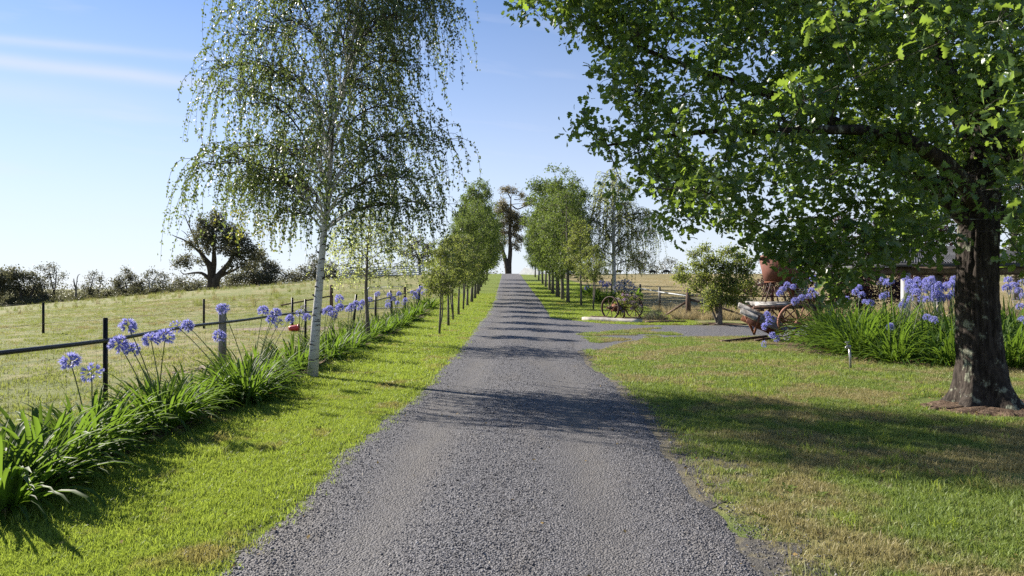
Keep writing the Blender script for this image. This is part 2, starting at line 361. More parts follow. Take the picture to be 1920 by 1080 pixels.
def gravel_mat():
    m, nt, out = mat_new('gravel'); t = NT(nt); c = t.coords('World')
    v = t.new("ShaderNodeTexVoronoi"); t.L.new(c, v.inputs['Vector']); v.inputs['Scale'].default_value = 75
    sep = t.new("ShaderNodeSeparateColor"); t.L.new(v.outputs['Color'], sep.inputs[0])
    base = t.mix(sep.outputs[0], (0.055, 0.054, 0.059), (0.20, 0.196, 0.208))
    big = t.noise(t.coords('World', (1, 0.25, 1)), 1.6, 5, 0.6)
    base = t.mix(t.math('MULTIPLY', t.step(big, 0.48, 0.66), 0.5), base, (0.165, 0.148, 0.132))
    gaps = t.step(v.outputs['Distance'], 0.35, 0.75)
    base = t.mix(t.math('MULTIPLY', gaps, 0.5), base, (0.05, 0.048, 0.05))
    at = t.new('ShaderNodeAttribute', attribute_name='track')
    tr = t.math('MULTIPLY', at.outputs['Fac'], t.math('ADD', 0.35, t.noise(t.coords('World', (1, 0.3, 1)), 2.0, 4, 0.6)))
    base = t.mix(t.math('MULTIPLY', tr, 0.55), base, t.mix(sep.outputs[1], (0.085, 0.078, 0.072), (0.15, 0.138, 0.125)))
    wide = t.noise(c, 7, 4, 0.7)
    base = t.mix(t.math('MULTIPLY', t.step(wide, 0.4, 0.7), 0.25), base, (0.10, 0.098, 0.105))
    t.principled(out, base, 0.8, 0.3, t.math('SUBTRACT', 1.0, v.outputs['Distance']), 0.9, 0.012); return m
M['gravel'] = gravel_mat()
def stone_mat():
    m, nt, out = mat_new('stone'); t = NT(nt); oi = t.new("ShaderNodeObjectInfo"); g = t.new("ShaderNodeNewGeometry")
    n = t.new("ShaderNodeTexWhiteNoise", noise_dimensions='3D')
    col = t.ramp(oi.outputs['Random'], [(0.0, (0.04, 0.04, 0.045)), (0.5, (0.125, 0.123, 0.132)), (0.93, (0.25, 0.245, 0.255)), (1.0, (0.36, 0.33, 0.29))])
    v = t.noise(t.coords('World', (1, 0.22, 1)), 1.5, 4, 0.6)
    col = t.mix(t.math('MULTIPLY', t.step(v, 0.45, 0.65), 0.55), col, (0.10, 0.09, 0.082))
    t.principled(out, col, 0.75, 0.3); return m
M['stone'] = stone_mat()

# ------------------------------------------------------------------ the land
def grid_sheet(name, xs, ys, mat, lift=0.0, fn=None):
    X, Y = np.meshgrid(xs, ys)
    Z = H(X, Y) + lift
    if fn is not None: X, Y, Z = fn(X, Y, Z)
    V = np.stack([X, Y, Z], -1).reshape(-1, 3); nx, ny = len(xs), len(ys)
    i = (np.arange(ny - 1)[:, None] * nx + np.arange(nx - 1)[None]).ravel()
    b = MB(); b.add(V, np.stack([i, i + 1, i + nx + 1, i + nx], 1))
    o = b.build(name, M[mat], smooth=True); tag(o, kind='structure'); return o
def nz1(t, seed, f=1.0, a=1.0):
    t = np.asarray(t, float) * f
    i = np.floor(t).astype(int); u = t - i; u = u * u * (3 - 2 * u)
    h = lambda k: np.modf(np.abs(np.sin(k * 127.1 + seed * 311.7) * 43758.5453))[0]
    return a * ((h(i) * (1 - u) + h(i + 1) * u) * 2 - 1)
def fbm1(t, seed): return nz1(t, seed, 0.5, 0.5) + nz1(t, seed + 1, 1.7, 0.28) + nz1(t, seed + 2, 5.3, 0.16) + nz1(t, seed + 3, 13, 0.10)
def nz2(x, y, seed=0, f=1.0):
    x = np.asarray(x, float) * f; y = np.asarray(y, float) * f
    ix = np.floor(x); iy = np.floor(y); u = x - ix; v = y - iy; u = u * u * (3 - 2 * u); v = v * v * (3 - 2 * v)
    h = lambda a, b: np.modf(np.abs(np.sin(a * 127.1 + b * 311.7 + seed * 74.7) * 43758.5453))[0]
    return (h(ix, iy) * (1 - u) + h(ix + 1, iy) * u) * (1 - v) + (h(ix, iy + 1) * (1 - u) + h(ix + 1, iy + 1) * u) * v

xs = np.unique(np.concatenate([np.linspace(-14, 16, 61), np.linspace(-90, -14, 60), np.linspace(16, 90, 55), np.array([-3000, -1500, -800, -500, -350, -250, -180, -140, -110, 110, 140, 180, 250, 350, 500, 800, 1500, 3000])]))
ys = np.unique(np.concatenate([np.linspace(-12, 60, 145), np.linspace(60, 240, 91), np.array([-3000, -1000, -300, -100, -40, -20, 280, 340, 420, 550, 750, 1100, 1700, 3000])]))
grid_sheet('paddock', xs, ys, 'paddock', 0.0)

def edgeL(y):
    y = np.asarray(y, float)
    return np.interp(y, [-10, 3.8, 7, 13.6, 20, 30, 45, 130], [-1.75, -1.68, -1.66, -1.42, -1.36, -1.32, -1.22, -1.9]) + 0.15 * fbm1(y, 3) * np.interp(y, [0, 60], [1, 0.4])
def edgeR(y):
    y = np.asarray(y, float)
    return np.interp(y, [-10, 3.8, 7, 10, 13.6, 17, 20, 22, 30, 45, 130], [1.3, 1.42, 1.62, 1.72, 1.62, 1.72, 1.9, 1.92, 1.85, 1.92, 1.5]) + 0.16 * fbm1(y, 9) * np.interp(y, [0, 60], [1, 0.4])
# right lawn reaches from the drive to the garden bed, closed off by the side drive further on
def side_near(x): return np.interp(np.asarray(x, float), [1.5, 2.4, 3.2, 4.2, 5.5, 7.5, 12, 30], [16.6, 17.2, 19.0, 20.6, 21.3, 21.5, 21.3, 21]) + np.interp(x, [1.5, 4, 6], [.5, .5, .15]) * fbm1(x * 1.6, 21)
def side_far(x): return np.interp(np.asarray(x, float), [1.5, 2.6, 3.6, 5, 7.5, 12, 30], [31.5, 29.2, 27.4, 26.5, 26.3, 26.2, 26]) + 0.15 * fbm1(x, 22)

def strip(name, ts, a_fn, b_fn, mat, lift, n=14, axis='y', relief=None):
    """a sheet between two wandering edges"""
    A = a_fn(ts); B = b_fn(ts); s = np.linspace(0, 1, n)
    W = A[:, None] * (1 - s) + B[:, None] * s; T = np.repeat(ts[:, None], n, 1)
    X, Y = (W, T) if axis == 'y' else (T, W)
    Z = H(X, Y) + lift
    if relief is not None: Z = Z + relief(X, Y, s[None])
    V = np.stack([X, Y, Z], -1).reshape(-1, 3); ny = len(ts)
    i = (np.arange(ny - 1)[:, None] * n + np.arange(n - 1)[None]).ravel()
    F = np.stack([i, i + 1, i + n + 1, i + n], 1)
    if axis != 'y': F = F[:, ::-1]
    b = MB(); b.add(V, F); o = b.build(name, M[mat], smooth=True); tag(o, kind='structure'); return o
def yline(a, b):
    out = [a]
    while out[-1] < b: out.append(out[-1] + max(0.06, min(1.2, 0.012 * max(out[-1], 3))))
    return np.array(out)
VERGE_L = -4.75
def verge_edge(y): return VERGE_L - 0.012 * np.maximum(y - 8, 0) + 0.12 * fbm1(y, 31)
strip('lawn_verge', yline(-8, 126), verge_edge, lambda y: edgeL(y) + 0.25, 'lawn', 0.006, 16)
def lawnR_near(x): return np.full_like(np.asarray(x, float), -8.0)
strip('front_lawn', np.arange(1.0, 30, 0.12), lawnR_near, lambda x: side_near(x) + 0.3, 'dull_lawn', 0.006, 60, 'x')
strip('avenue_lawn', yline(25.6, 126), lambda y: edgeR(y) - 0.3, lambda y: np.full_like(y, 7.6) + 0.1 * fbm1(y, 5), 'lawn', 0.010, 20)
strip('east_paddock', yline(30.5, 124), lambda y: np.full_like(y, 7.4), lambda y: np.full_like(y, 60.0), 'dry_paddock', 0.004, 60)
strip('dry_verge', np.arange(5.0, 30, 0.2), lambda x: side_far(x) - 0.2, lambda x: np.full_like(np.asarray(x, float), 30.7), 'dull_lawn', 0.016, 14, 'x')
def road_relief(X, Y, s):
    r = 0.014 * np.sin(s * math.pi)
    for c in (0.24, 0.74): r = r - 0.014 * np.exp(-((s - c) / 0.09) ** 2)
    bump = 0.010 * (nz2(X, Y, 5, 2.3) - 0.5) + 0.006 * (nz2(X, Y, 6, 6.0) - 0.5)
    return (r + bump) * np.interp(Y, [0, 20, 60], [1, 1, 0.5]) * np.clip(np.minimum(s, 1 - s) / 0.06, 0, 1) - 0.024 * (1 - np.clip(np.minimum(s, 1 - s) / 0.05, 0, 1))
strip('road_shoulder', yline(2, 22), lambda y: edgeR(y) - 0.35, lambda y: edgeR(y) + np.interp(y, [3, 9, 17], [0.5, 0.32, 0.15]) * (0.8 + 2.2 * fbm1(y * 1.3, 77)), 'shoulder', 0.010, 12)
drv_y = yline(-8, 132)
drv = strip('driveway', drv_y, edgeL, edgeR, 'gravel', 0.022, 60, 'y', road_relief)
_s = np.tile(np.linspace(0, 1, 60), len(drv_y)); _y = np.repeat(drv_y, 60)
_t = np.exp(-((_s - 0.24 - .02 * fbm1(_y, 51)) / 0.085) ** 2) + np.exp(-((_s - 0.72 - .02 * fbm1(_y, 52)) / 0.095) ** 2)
_a = drv.data.attributes.new("track", 'FLOAT', 'POINT'); _a.data.foreach_set("value", _t.astype(np.float32))
strip('side_driveway', np.arange(1.6, 30, 0.12), side_near, side_far, 'gravel', 0.019, 24, 'x')

# ------------------------------------------------------------------ scatter (stuff only)
def scatter(name, P, rot, scl, vid, variants, mats, label=None):
    """points and a few source pieces in one mesh; geometry nodes put the pieces at the points"""
    b = MB(); gid = []
    for k, (vv_, ff) in enumerate(variants):
        by = {}
        base = b.n; b.v.append(vv_); b.n += len(vv_)
        for f in ff: by.setdefault(len(f), []).append(f)
        for kk, fs in by.items(): b.f.append((np.array(fs) + base, 0))
        gid += [k] * len(vv_)
    b.v.append(np.asarray(P, float)); n = len(P); b.n += n
    me = b.mesh(name, mats)
    G = np.concatenate([np.array(gid), np.full(n, -1)]).astype(np.int32); pad = len(gid)
    at = me.attributes.new("gid", 'INT', 'POINT'); at.data.foreach_set("value", G)
    at = me.attributes.new("vid", 'INT', 'POINT'); at.data.foreach_set("value", np.concatenate([np.zeros(pad), vid]).astype(np.int32))
    at = me.attributes.new("rot", 'FLOAT_VECTOR', 'POINT'); at.data.foreach_set("vector", np.concatenate([np.zeros((pad, 3)), rot]).astype(np.float32).ravel())
    sv = np.concatenate([np.ones((pad, 3)), np.broadcast_to(np.asarray(scl, float).reshape(n, -1), (n, 3))])
    at = me.attributes.new("scl", 'FLOAT_VECTOR', 'POINT'); at.data.foreach_set("vector", sv.astype(np.float32).ravel())
    o = link(name, me); tag(o, label, kind='stuff')
    ng = bpy.data.node_groups.new("scatter_" + name, 'GeometryNodeTree')
    ng.interface.new_socket("Geometry", in_out='INPUT', socket_type='NodeSocketGeometry'); ng.interface.new_socket("Geometry", in_out='OUTPUT', socket_type='NodeSocketGeometry')
    N, L = ng.nodes, ng.links
    gi = N.new("NodeGroupInput"); go = N.new("NodeGroupOutput")
    def attr(nm, ty):
        a = N.new("GeometryNodeInputNamedAttribute"); a.data_type = ty; a.inputs[0].default_value = nm; return a.outputs[0]
    cmp_ = N.new("FunctionNodeCompare"); cmp_.data_type = 'INT'; cmp_.operation = 'GREATER_EQUAL'; L.new(attr("gid", 'INT'), cmp_.inputs[2]); cmp_.inputs[3].default_value = 0
    sg = N.new("GeometryNodeSeparateGeometry"); sg.domain = 'POINT'; L.new(gi.outputs[0], sg.inputs[0]); L.new(cmp_.outputs[0], sg.inputs[1])
    si = N.new("GeometryNodeSplitToInstances"); si.domain = 'POINT'; L.new(sg.outputs[0], si.inputs[0]); L.new(attr("gid", 'INT'), si.inputs['Group ID'])
    ip = N.new("GeometryNodeInstanceOnPoints"); L.new(sg.outputs[1], ip.inputs['Points']); L.new(si.outputs[0], ip.inputs['Instance'])
    ip.inputs['Pick Instance'].default_value = True; L.new(attr("vid", 'INT'), ip.inputs['Instance Index'])
    L.new(attr("rot", 'FLOAT_VECTOR'), ip.inputs['Rotation']); L.new(attr("scl", 'FLOAT_VECTOR'), ip.inputs['Scale'])
    L.new(ip.outputs[0], go.inputs[0])
    md = o.modifiers.new("scatter", 'NODES'); md.node_group = ng
    return o
def tuft(n, r, h0, h1, w, lean=0.5, seed=0, seg=2):
    g = np.random.default_rng(seed); Vs, Fs = [], []
    for _ in range(n):
        a = g.uniform(0, 6.283); rr = r * math.sqrt(g.uniform()); p = V3(rr * math.cos(a), rr * math.sin(a), -0.004)
        h = g.uniform(h0, h1); d = g.uniform(0, 6.283); ln = g.uniform(0.1, lean) * h; ww = w * g.uniform(0.7, 1.3)
        q = g.uniform(0, 3.1416); s = V3(math.cos(q), math.sin(q), 0) * ww / 2; k = V3(math.cos(d), math.sin(d), 0) * ln
        m = p + k * 0.35 + V3(0, 0, h * 0.6); e = p + k + V3(0, 0, h * g.uniform(0.8, 1))
        b = sum(len(x) for x in Vs); Vs.append(np.array([p - s, p + s, m + s * 0.8, m - s * 0.8, e])); Fs += [[b, b + 1, b + 2, b + 3], [b + 3, b + 2, b + 4]]
    return np.concatenate(Vs), Fs
def stone(seed):
    g = np.random.default_rng(seed)
    V = np.array([[1, 0, 0], [-1, 0, 0], [0, 1, 0], [0, -1, 0], [0, 0, 1], [0, 0, -1], [.6, .6, .5], [-.6, .55, .4], [.55, -.6, .45], [-.6, -.6, .5]], float)[:6]
    V = V * g.uniform(0.6, 1.1, (6, 1)) * np.array([1.0, g.uniform(0.6, 0.9), g.uniform(0.45, 0.75)]) + g.normal(0, 0.12, (6, 3))
    F = [[0, 2, 4], [2, 1, 4], [1, 3, 4], [3, 0, 4], [2, 0, 5], [1, 2, 5], [3, 1, 5], [0, 3, 5]]
    return V, F
def in_view(x, y, m=0.8): return np.abs(x) < 0.75 * y + m
def sow(n, x0, x1, y0, y1, keep, power=1.0):
    """random places, denser near y0 when power > 1"""
    x = rng.uniform(x0, x1, n); y = y0 + (y1 - y0) * rng.uniform(0, 1, n) ** power
    k = in_view(x, y) & keep(x, y); return x[k], y[k]
def grow(name, xy, variants, mat, smin, smax, label, lift=0.0, tilt=0.15):
    x, y = xy; n = len(x); z = H(x, y) + lift
    rot = np.stack([rng.normal(0, tilt, n), rng.normal(0, tilt, n), rng.uniform(0, 6.283, n)], 1)
    scatter(name, np.stack([x, y, z], 1), rot, rng.uniform(smin, smax, n) if np.isscalar(smin) else rng.uniform(0.8, 1.2, n) * smin, rng.integers(0, len(variants), n), variants, M[mat], label)

# gravel stones
def road_keep(x, y): return (x > edgeL(y) - 0.02 - 0.45 * rng.random(len(x)) ** 3) & (x < edgeR(y) + 0.05 + 0.75 * rng.random(len(x)) ** 3)
xy1 = sow(60000, -2.4, 2.6, 3.4, 8.5, road_keep, 1.25); xy2 = sow(30000, -2.2, 2.6, 8.5, 20, road_keep, 1.4)
x = np.concatenate([xy1[0], xy2[0]]); y = np.concatenate([xy1[1], xy2[1]])
s = (x - edgeL(y)) / (edgeR(y) - edgeL(y))
track = np.exp(-((s - 0.24 - .02 * fbm1(y, 51)) / 0.085) ** 2) + np.exp(-((s - 0.72 - .02 * fbm1(y, 52)) / 0.095) ** 2)
kk = rng.random(len(x)) > 0.68 * track * (0.75 + 0.5 * nz2(x, y, 44, 0.8)); x, y, s, track = x[kk], y[kk], s[kk], track[kk]; inside = (s > 0) & (s < 1)
z = H(x, y) + np.where(inside, 0.022 + road_relief(x, y, np.clip(s, 0, 1)), 0.010)
n = len(x)
sz = rng.uniform(0.004, 0.0105, n) * np.where(y > 8.5, 1.25, 1.0); sz = np.where(rng.random(n) > 0.985, sz * 1.8, sz) * (1.12 - 0.45 * track)
scatter('gravel', np.stack([x, y, z + sz * 0.2], 1), rng.normal(0, 0.5, (n, 3)) + np.stack([np.zeros(n), np.zeros(n), rng.uniform(0, 6.28, n)], 1), sz, rng.integers(0, 8, n), [stone(k) for k in range(8)], M['stone'], 'loose grey gravel stones on the driveway')

short = [tuft(16, 0.05, 0.018, 0.05, 0.0042, 0.9, k) for k in range(6)]
mids = [tuft(16, 0.09, 0.025, 0.06, 0.007, 0.9, 20 + k) for k in range(6)]
far = [tuft(14, 0.16, 0.03, 0.09, 0.014, 0.8, 40 + k) for k in range(6)]
tall = [tuft(26, 0.14, 0.15, 0.5, 0.012, 0.6, 60 + k) for k in range(5)]
def keepL(x, y): return (x > verge_edge(y) + 0.1) & (x < edgeL(y) - 0.08 + 0.34 * rng.random(len(x)) ** 2.2)
def keepR(x, y): return (x > edgeR(y) + 0.02 + np.interp(y, [3, 9, 17], [0.7, 0.45, 0.22]) * rng.random(len(x)) ** 1.4) & (y < side_near(x) - 0.05) & ((x - 6.25) ** 2 + (y - 9.05) ** 2 > 0.75)
grow('verge_grass', sow(26000, -5, -1.1, 3.4, 11, keepL, 1.3), short, 'lawn_blade', 0.8, 1.35, 'short bright green lawn grass on the left verge', 0.006)
grow('far_verge_grass', sow(26000, -5.3, -1.0, 11, 55, keepL, 1.9), mids, 'lawn_blade', 0.8, 1.4, 'bright mown grass further along the left verge', 0.006)
keepRn = lambda x, y: keepR(x, y) & (nz2(x, y, 3, 1.4) * 0.6 + nz2(x, y, 4, 4.0) * 0.4 > np.interp(y, [4, 9], [0.36, 0.12]) * (0.5 + rng.random(len(x))))
grow('lawn_grass', sow(40000, 1.2, 9, 3.4, 11, keepRn, 1.25), short, 'dull_blade', 0.8, 1.5, 'short dry green grass on the right lawn', 0.006)
grow('far_lawn_grass', sow(24000, 1.2, 12, 11, 22, keepR, 1.3), mids, 'dull_blade', 0.8, 1.3, 'mown grass on the right lawn towards the side drive', 0.006)
grow('avenue_grass', sow(16000, 1.4, 7.6, 26.5, 80, lambda x, y: (x > edgeR(y)) & (y > side_far(x)), 1.7), mids, 'lawn_blade', 1.0, 1.6, 'mown grass beneath the right avenue', 0.01)
padk = lambda x, y: (x < verge_edge(y) + 0.2) & (nz2(x, y, 8, 0.7) * 0.6 + nz2(x, y, 9, 2.6) * 0.4 > 0.42 * (0.5 + rng.random(len(x))))
grow('paddock_grass', sow(42000, -40, -4.5, 5, 60, padk, 1.8), far, 'paddock_blade', 0.6, 1.15, 'grazed olive grass in the left paddock', 0.0)
grow('dry_grass', sow(2600, 5.8, 26, 29.2, 36, lambda x, y: (x > 7.4) | (y < 30.4), 1.2), tall, 'dry_blade', 0.5, 1.1, 'tall straw coloured grass along the right fence', 0.0)
grow('east_paddock_grass', sow(9000, 8, 45, 34, 100, lambda x, y: nz2(x, y, 2, 0.5) > 0.35, 1.3), far, 'dry_blade', 0.8, 1.6, 'dry pale grass in the right paddock', 0.0)
x, y = sow(1500, -75, -7, 30, 120, lambda x, y: nz2(x, y, 12, 0.15) > 0.55)
grow('weed_tussocks', (x, y), tall, 'paddock_blade', 0.6, 1.6, 'scattered brown weed tussocks in the left paddock', 0.0)
def lit_keep(x, y): return rng.random(len(x)) < np.where((x > edgeL(y)) & (x < edgeR(y)), 0.35, 1.0)
curl = [(np.array([(0, 0, 0), (.4, .3, .12), (1, 0, .1), (.4, -.3, .12)], float) * np.array([1, 1, q]) - np.array([.5, 0, 0]), [[0, 1, 2], [0, 2, 3]]) for q in (.3, 1.2, 2.2)]
x, y = sow(1500, -4, 9, 3.4, 16, lit_keep, 1.2); x2, y2 = rng.normal(6.0, 1.6, 900), rng.normal(8.9, 1.5, 900); x = np.concatenate([x, x2]); y = np.concatenate([y, y2]); n = len(x)
scatter('fallen_leaves', np.stack([x, y, H(x, y) + .03], 1), np.stack([rng.normal(0, .4, n), rng.normal(0, .4, n), rng.uniform(0, 6.3, n)], 1), rng.uniform(.015, .045, n), rng.integers(0, 3, n), curl, M['litter'], 'small brown fallen leaves lying on the lawns and drive')
def rosette(seed):
    g = np.random.default_rng(seed); mb = MB(); n = 9; a = np.arange(n) * .7 + g.uniform(0, .4, n)
    mb.batch(np.zeros((n, 3)), np.stack([np.cos(a), np.sin(a), g.uniform(.15, .5, n)], 1), np.tile(V3(0, 0, 1), (n, 1)), g.uniform(.05, .10, n), (np.array([(0, 0, 0), (.6, .16, .05), (1, 0, -.05), (.6, -.16, .05)], float), [[0, 1, 2, 3]]))
    return np.concatenate(mb.v), [list(f) for F, _ in mb.f for f in F]
grow('flat_weeds', sow(900, -4, 9, 3.5, 18, lambda x, y: (keepR(x, y) | keepL(x, y)) & (nz2(x, y, 61, 1.1) > .55), 1.2), [rosette(k) for k in range(4)], 'weed_leaf', .5, .95, 'flat leafy weeds in the lawns', .012)
coarse = [tuft(14, 0.07, 0.05, 0.12, 0.006, 0.9, 80 + k) for k in range(5)]
grow('coarse_grass', sow(5200, -4.6, 9, 3.4, 16, lambda x, y: (keepR(x, y) | keepL(x, y)) & (nz2(x, y, 63, .9) * .6 + nz2(x, y, 64, 3.1) * .4 > .53), 1.2), coarse, 'lawn_blade', .7, 1.2, 'coarse longer grass clumps in the lawns', .006, .25)
# the patchy grass spreading over the mouth of the side drive
mouth = lambda x, y: (np.abs(y - (20.8 + 0.9 * (x - 2.5))) < 1.7) & (nz2(x, y, 13, 1.6) > 0.52)
grow('drive_weeds', sow(9000, 1.9, 5.4, 17.5, 25.5, mouth, 1.0), mids, 'dull_blade', 0.9, 1.4, 'patchy grass growing through the gravel at the side drive', 0.018)

# ------------------------------------------------------------------ leaf shapes
def tplt(v, f): return (np.array(v, float), f)
KITE = tplt([(0, 0, 0), (.42, .34, .05), (1, 0, -.08), (.42, -.34, .05)], [[0, 1, 2], [0, 2, 3]])
OVAL = tplt([(0, 0, 0), (.3, .24, .05), (.72, .22, .04), (1, 0, -.1), (.72, -.22, .04), (.3, -.24, .05)], [[0, 1, 2, 3], [0, 3, 4, 5]])
WIDE = tplt([(0, 0, 0), (.35, .26, .06), (.75, .3, .03), (1, 0, -.1), (.75, -.3, .03), (.35, -.26, .06)], [[0, 1, 2, 3], [0, 3, 4, 5]])
_o = [(0, 0, 0), (.33, 0, -.02), (.6, 0, -.02), (1, 0, -.1)]
_h = [(.14, .05, .01), (.30, .22, .05), (.40, .11, .02), (.56, .32, .05), (.65, .17, .01), (.82, .27, .0), (.94, .13, -.05)]
OAK = tplt(_o + _h + [(x, -y, z) for x, y, z in _h],
           [[0, 4, 5, 6, 1], [1, 6, 7, 8, 2], [2, 8, 9, 10, 3], [0, 1, 13, 12, 11], [1, 2, 15, 14, 13], [2, 3, 17, 16, 15]])
SPIKE = tplt([(0, 0, 0), (.4, .1, .02), (1, 0, -.1), (.4, -.1, .02)], [[0, 1, 2], [0, 2, 3]])

def rand_dir(n):
    return unit(rng.normal(0, 1, (n, 3)))
def bez(a, b, c, k=6):
    t = np.linspace(0, 1, k)[:, None]; return (1 - t) ** 2 * a + 2 * (1 - t) * t * b + t * t * c

def clump_tree(trunks, blobs, leaves_per, leaf_size, tpl, twig=0.006, limb_r=0.03, sag=0.12, sprig=0.14, hang=0.0, up=0.6, wood=None, leafmb=None, per_sprig=9, sides=5, trunk_sides=8, gaps=0.0, limb_start=0.3):
    """trunks: list of (points, radii); blobs: list of (centre, radius). Limbs reach each blob from the nearest wood below it,
    sprigs of leaves fill the blobs unevenly."""
    wood = wood or MB(); leafmb = leafmb or MB()
    nodes = []; 
    for P, R in trunks:
        P = np.asarray(P, float); wood.tubes(P, R, trunk_sides, cap=True)
        L = np.linspace(limb_start, 1, 14); seg = np.linspace(0, 1, len(P))
        for l in L: nodes.append((np.array([np.interp(l, seg, P[:, k]) for k in range(3)]), np.interp(l, seg, R)))
    npos = np.array([a for a, _ in nodes]); nrad = np.array([b for _, b in nodes])
    order = np.argsort([np.min(np.linalg.norm(npos - c, axis=1)) for c, r in blobs])
    for bi in order:
        c, r = np.asarray(blobs[bi][0], float), blobs[bi][1]
        d = npos - c; dist = np.linalg.norm(d, axis=1) + np.maximum(d[:, 2], 0) * 1.5 - 0.15 * np.minimum(0, d[:, 2] + 0.3)
        j = int(np.argmin(dist)); a = npos[j]; ln = np.linalg.norm(c - a)
        r0 = min(nrad[j] * 0.75, limb_r * (0.5 + 0.35 * ln)); r1 = max(twig, r0 * 0.35)
        midp = (a + c) / 2 + V3(0, 0, sag * ln) + rng.normal(0, 0.05, 3) * ln
        P = bez(a, midp, c, 7); wood.tubes(P, np.linspace(r0, r1, 7), sides)
        npos = np.concatenate([npos, P[2:]]); nrad = np.concatenate([nrad, np.linspace(r0, r1, 7)[2:]])
        ns = max(3, int(leaves_per * 12 / leaf_size ** 2 * r * r / per_sprig)); 
        S = rand_dir(ns) * (rng.uniform(0.25, 1, (ns, 1)) ** 0.6) * r * np.array([1, 1, 0.8])
        if gaps > 0:
            key = nz2(c[0] * 3 + S[:, 0] * 3 / r, c[2] * 3 + S[:, 2] * 3 / r + S[:, 1], bi); S = S[key > gaps]; ns = len(S)
            if ns == 0: continue
        tw = np.stack([np.zeros_like(S), S * 0.55 + V3(0, 0, 0.1 * r), S], 1) + c
        wood.tubes(tw, np.array([twig, twig * 0.7, twig * 0.35])[None].repeat(ns, 0), 3)
        k = per_sprig
        P0 = np.repeat(S + c, k, 0) + rng.normal(0, sprig * 0.55, (ns * k, 3))
        out = unit(np.repeat(S, k, 0)); D = unit(out * 0.6 + rand_dir(ns * k) - V3(0, 0, hang))
        N = unit(rand_dir(ns * k) * (1 - up) + V3(0, 0, up) + out * 0.3)
        leafmb.batch(P0, D, N, leaf_size * rng.uniform(0.5, 1.3, ns * k), tpl)
    return wood, leafmb

def put_tree(name, label, cat, base, wood, leafmb, bark, leaf, group=None, leaf_part='crown', origin=None):
    base = np.asarray(base, float)
    t = thing(name, label, cat, tuple(base), 0, group)
    for mb in (wood, leafmb): mb.v = [v - base for v in mb.v]
    w = wood.build('trunk', [M[bark], M['dark_bark']], t, True)
    if leafmb.n:
        l = leafmb.build(leaf_part, M[leaf], t); l['kind'] = 'stuff'
    return t

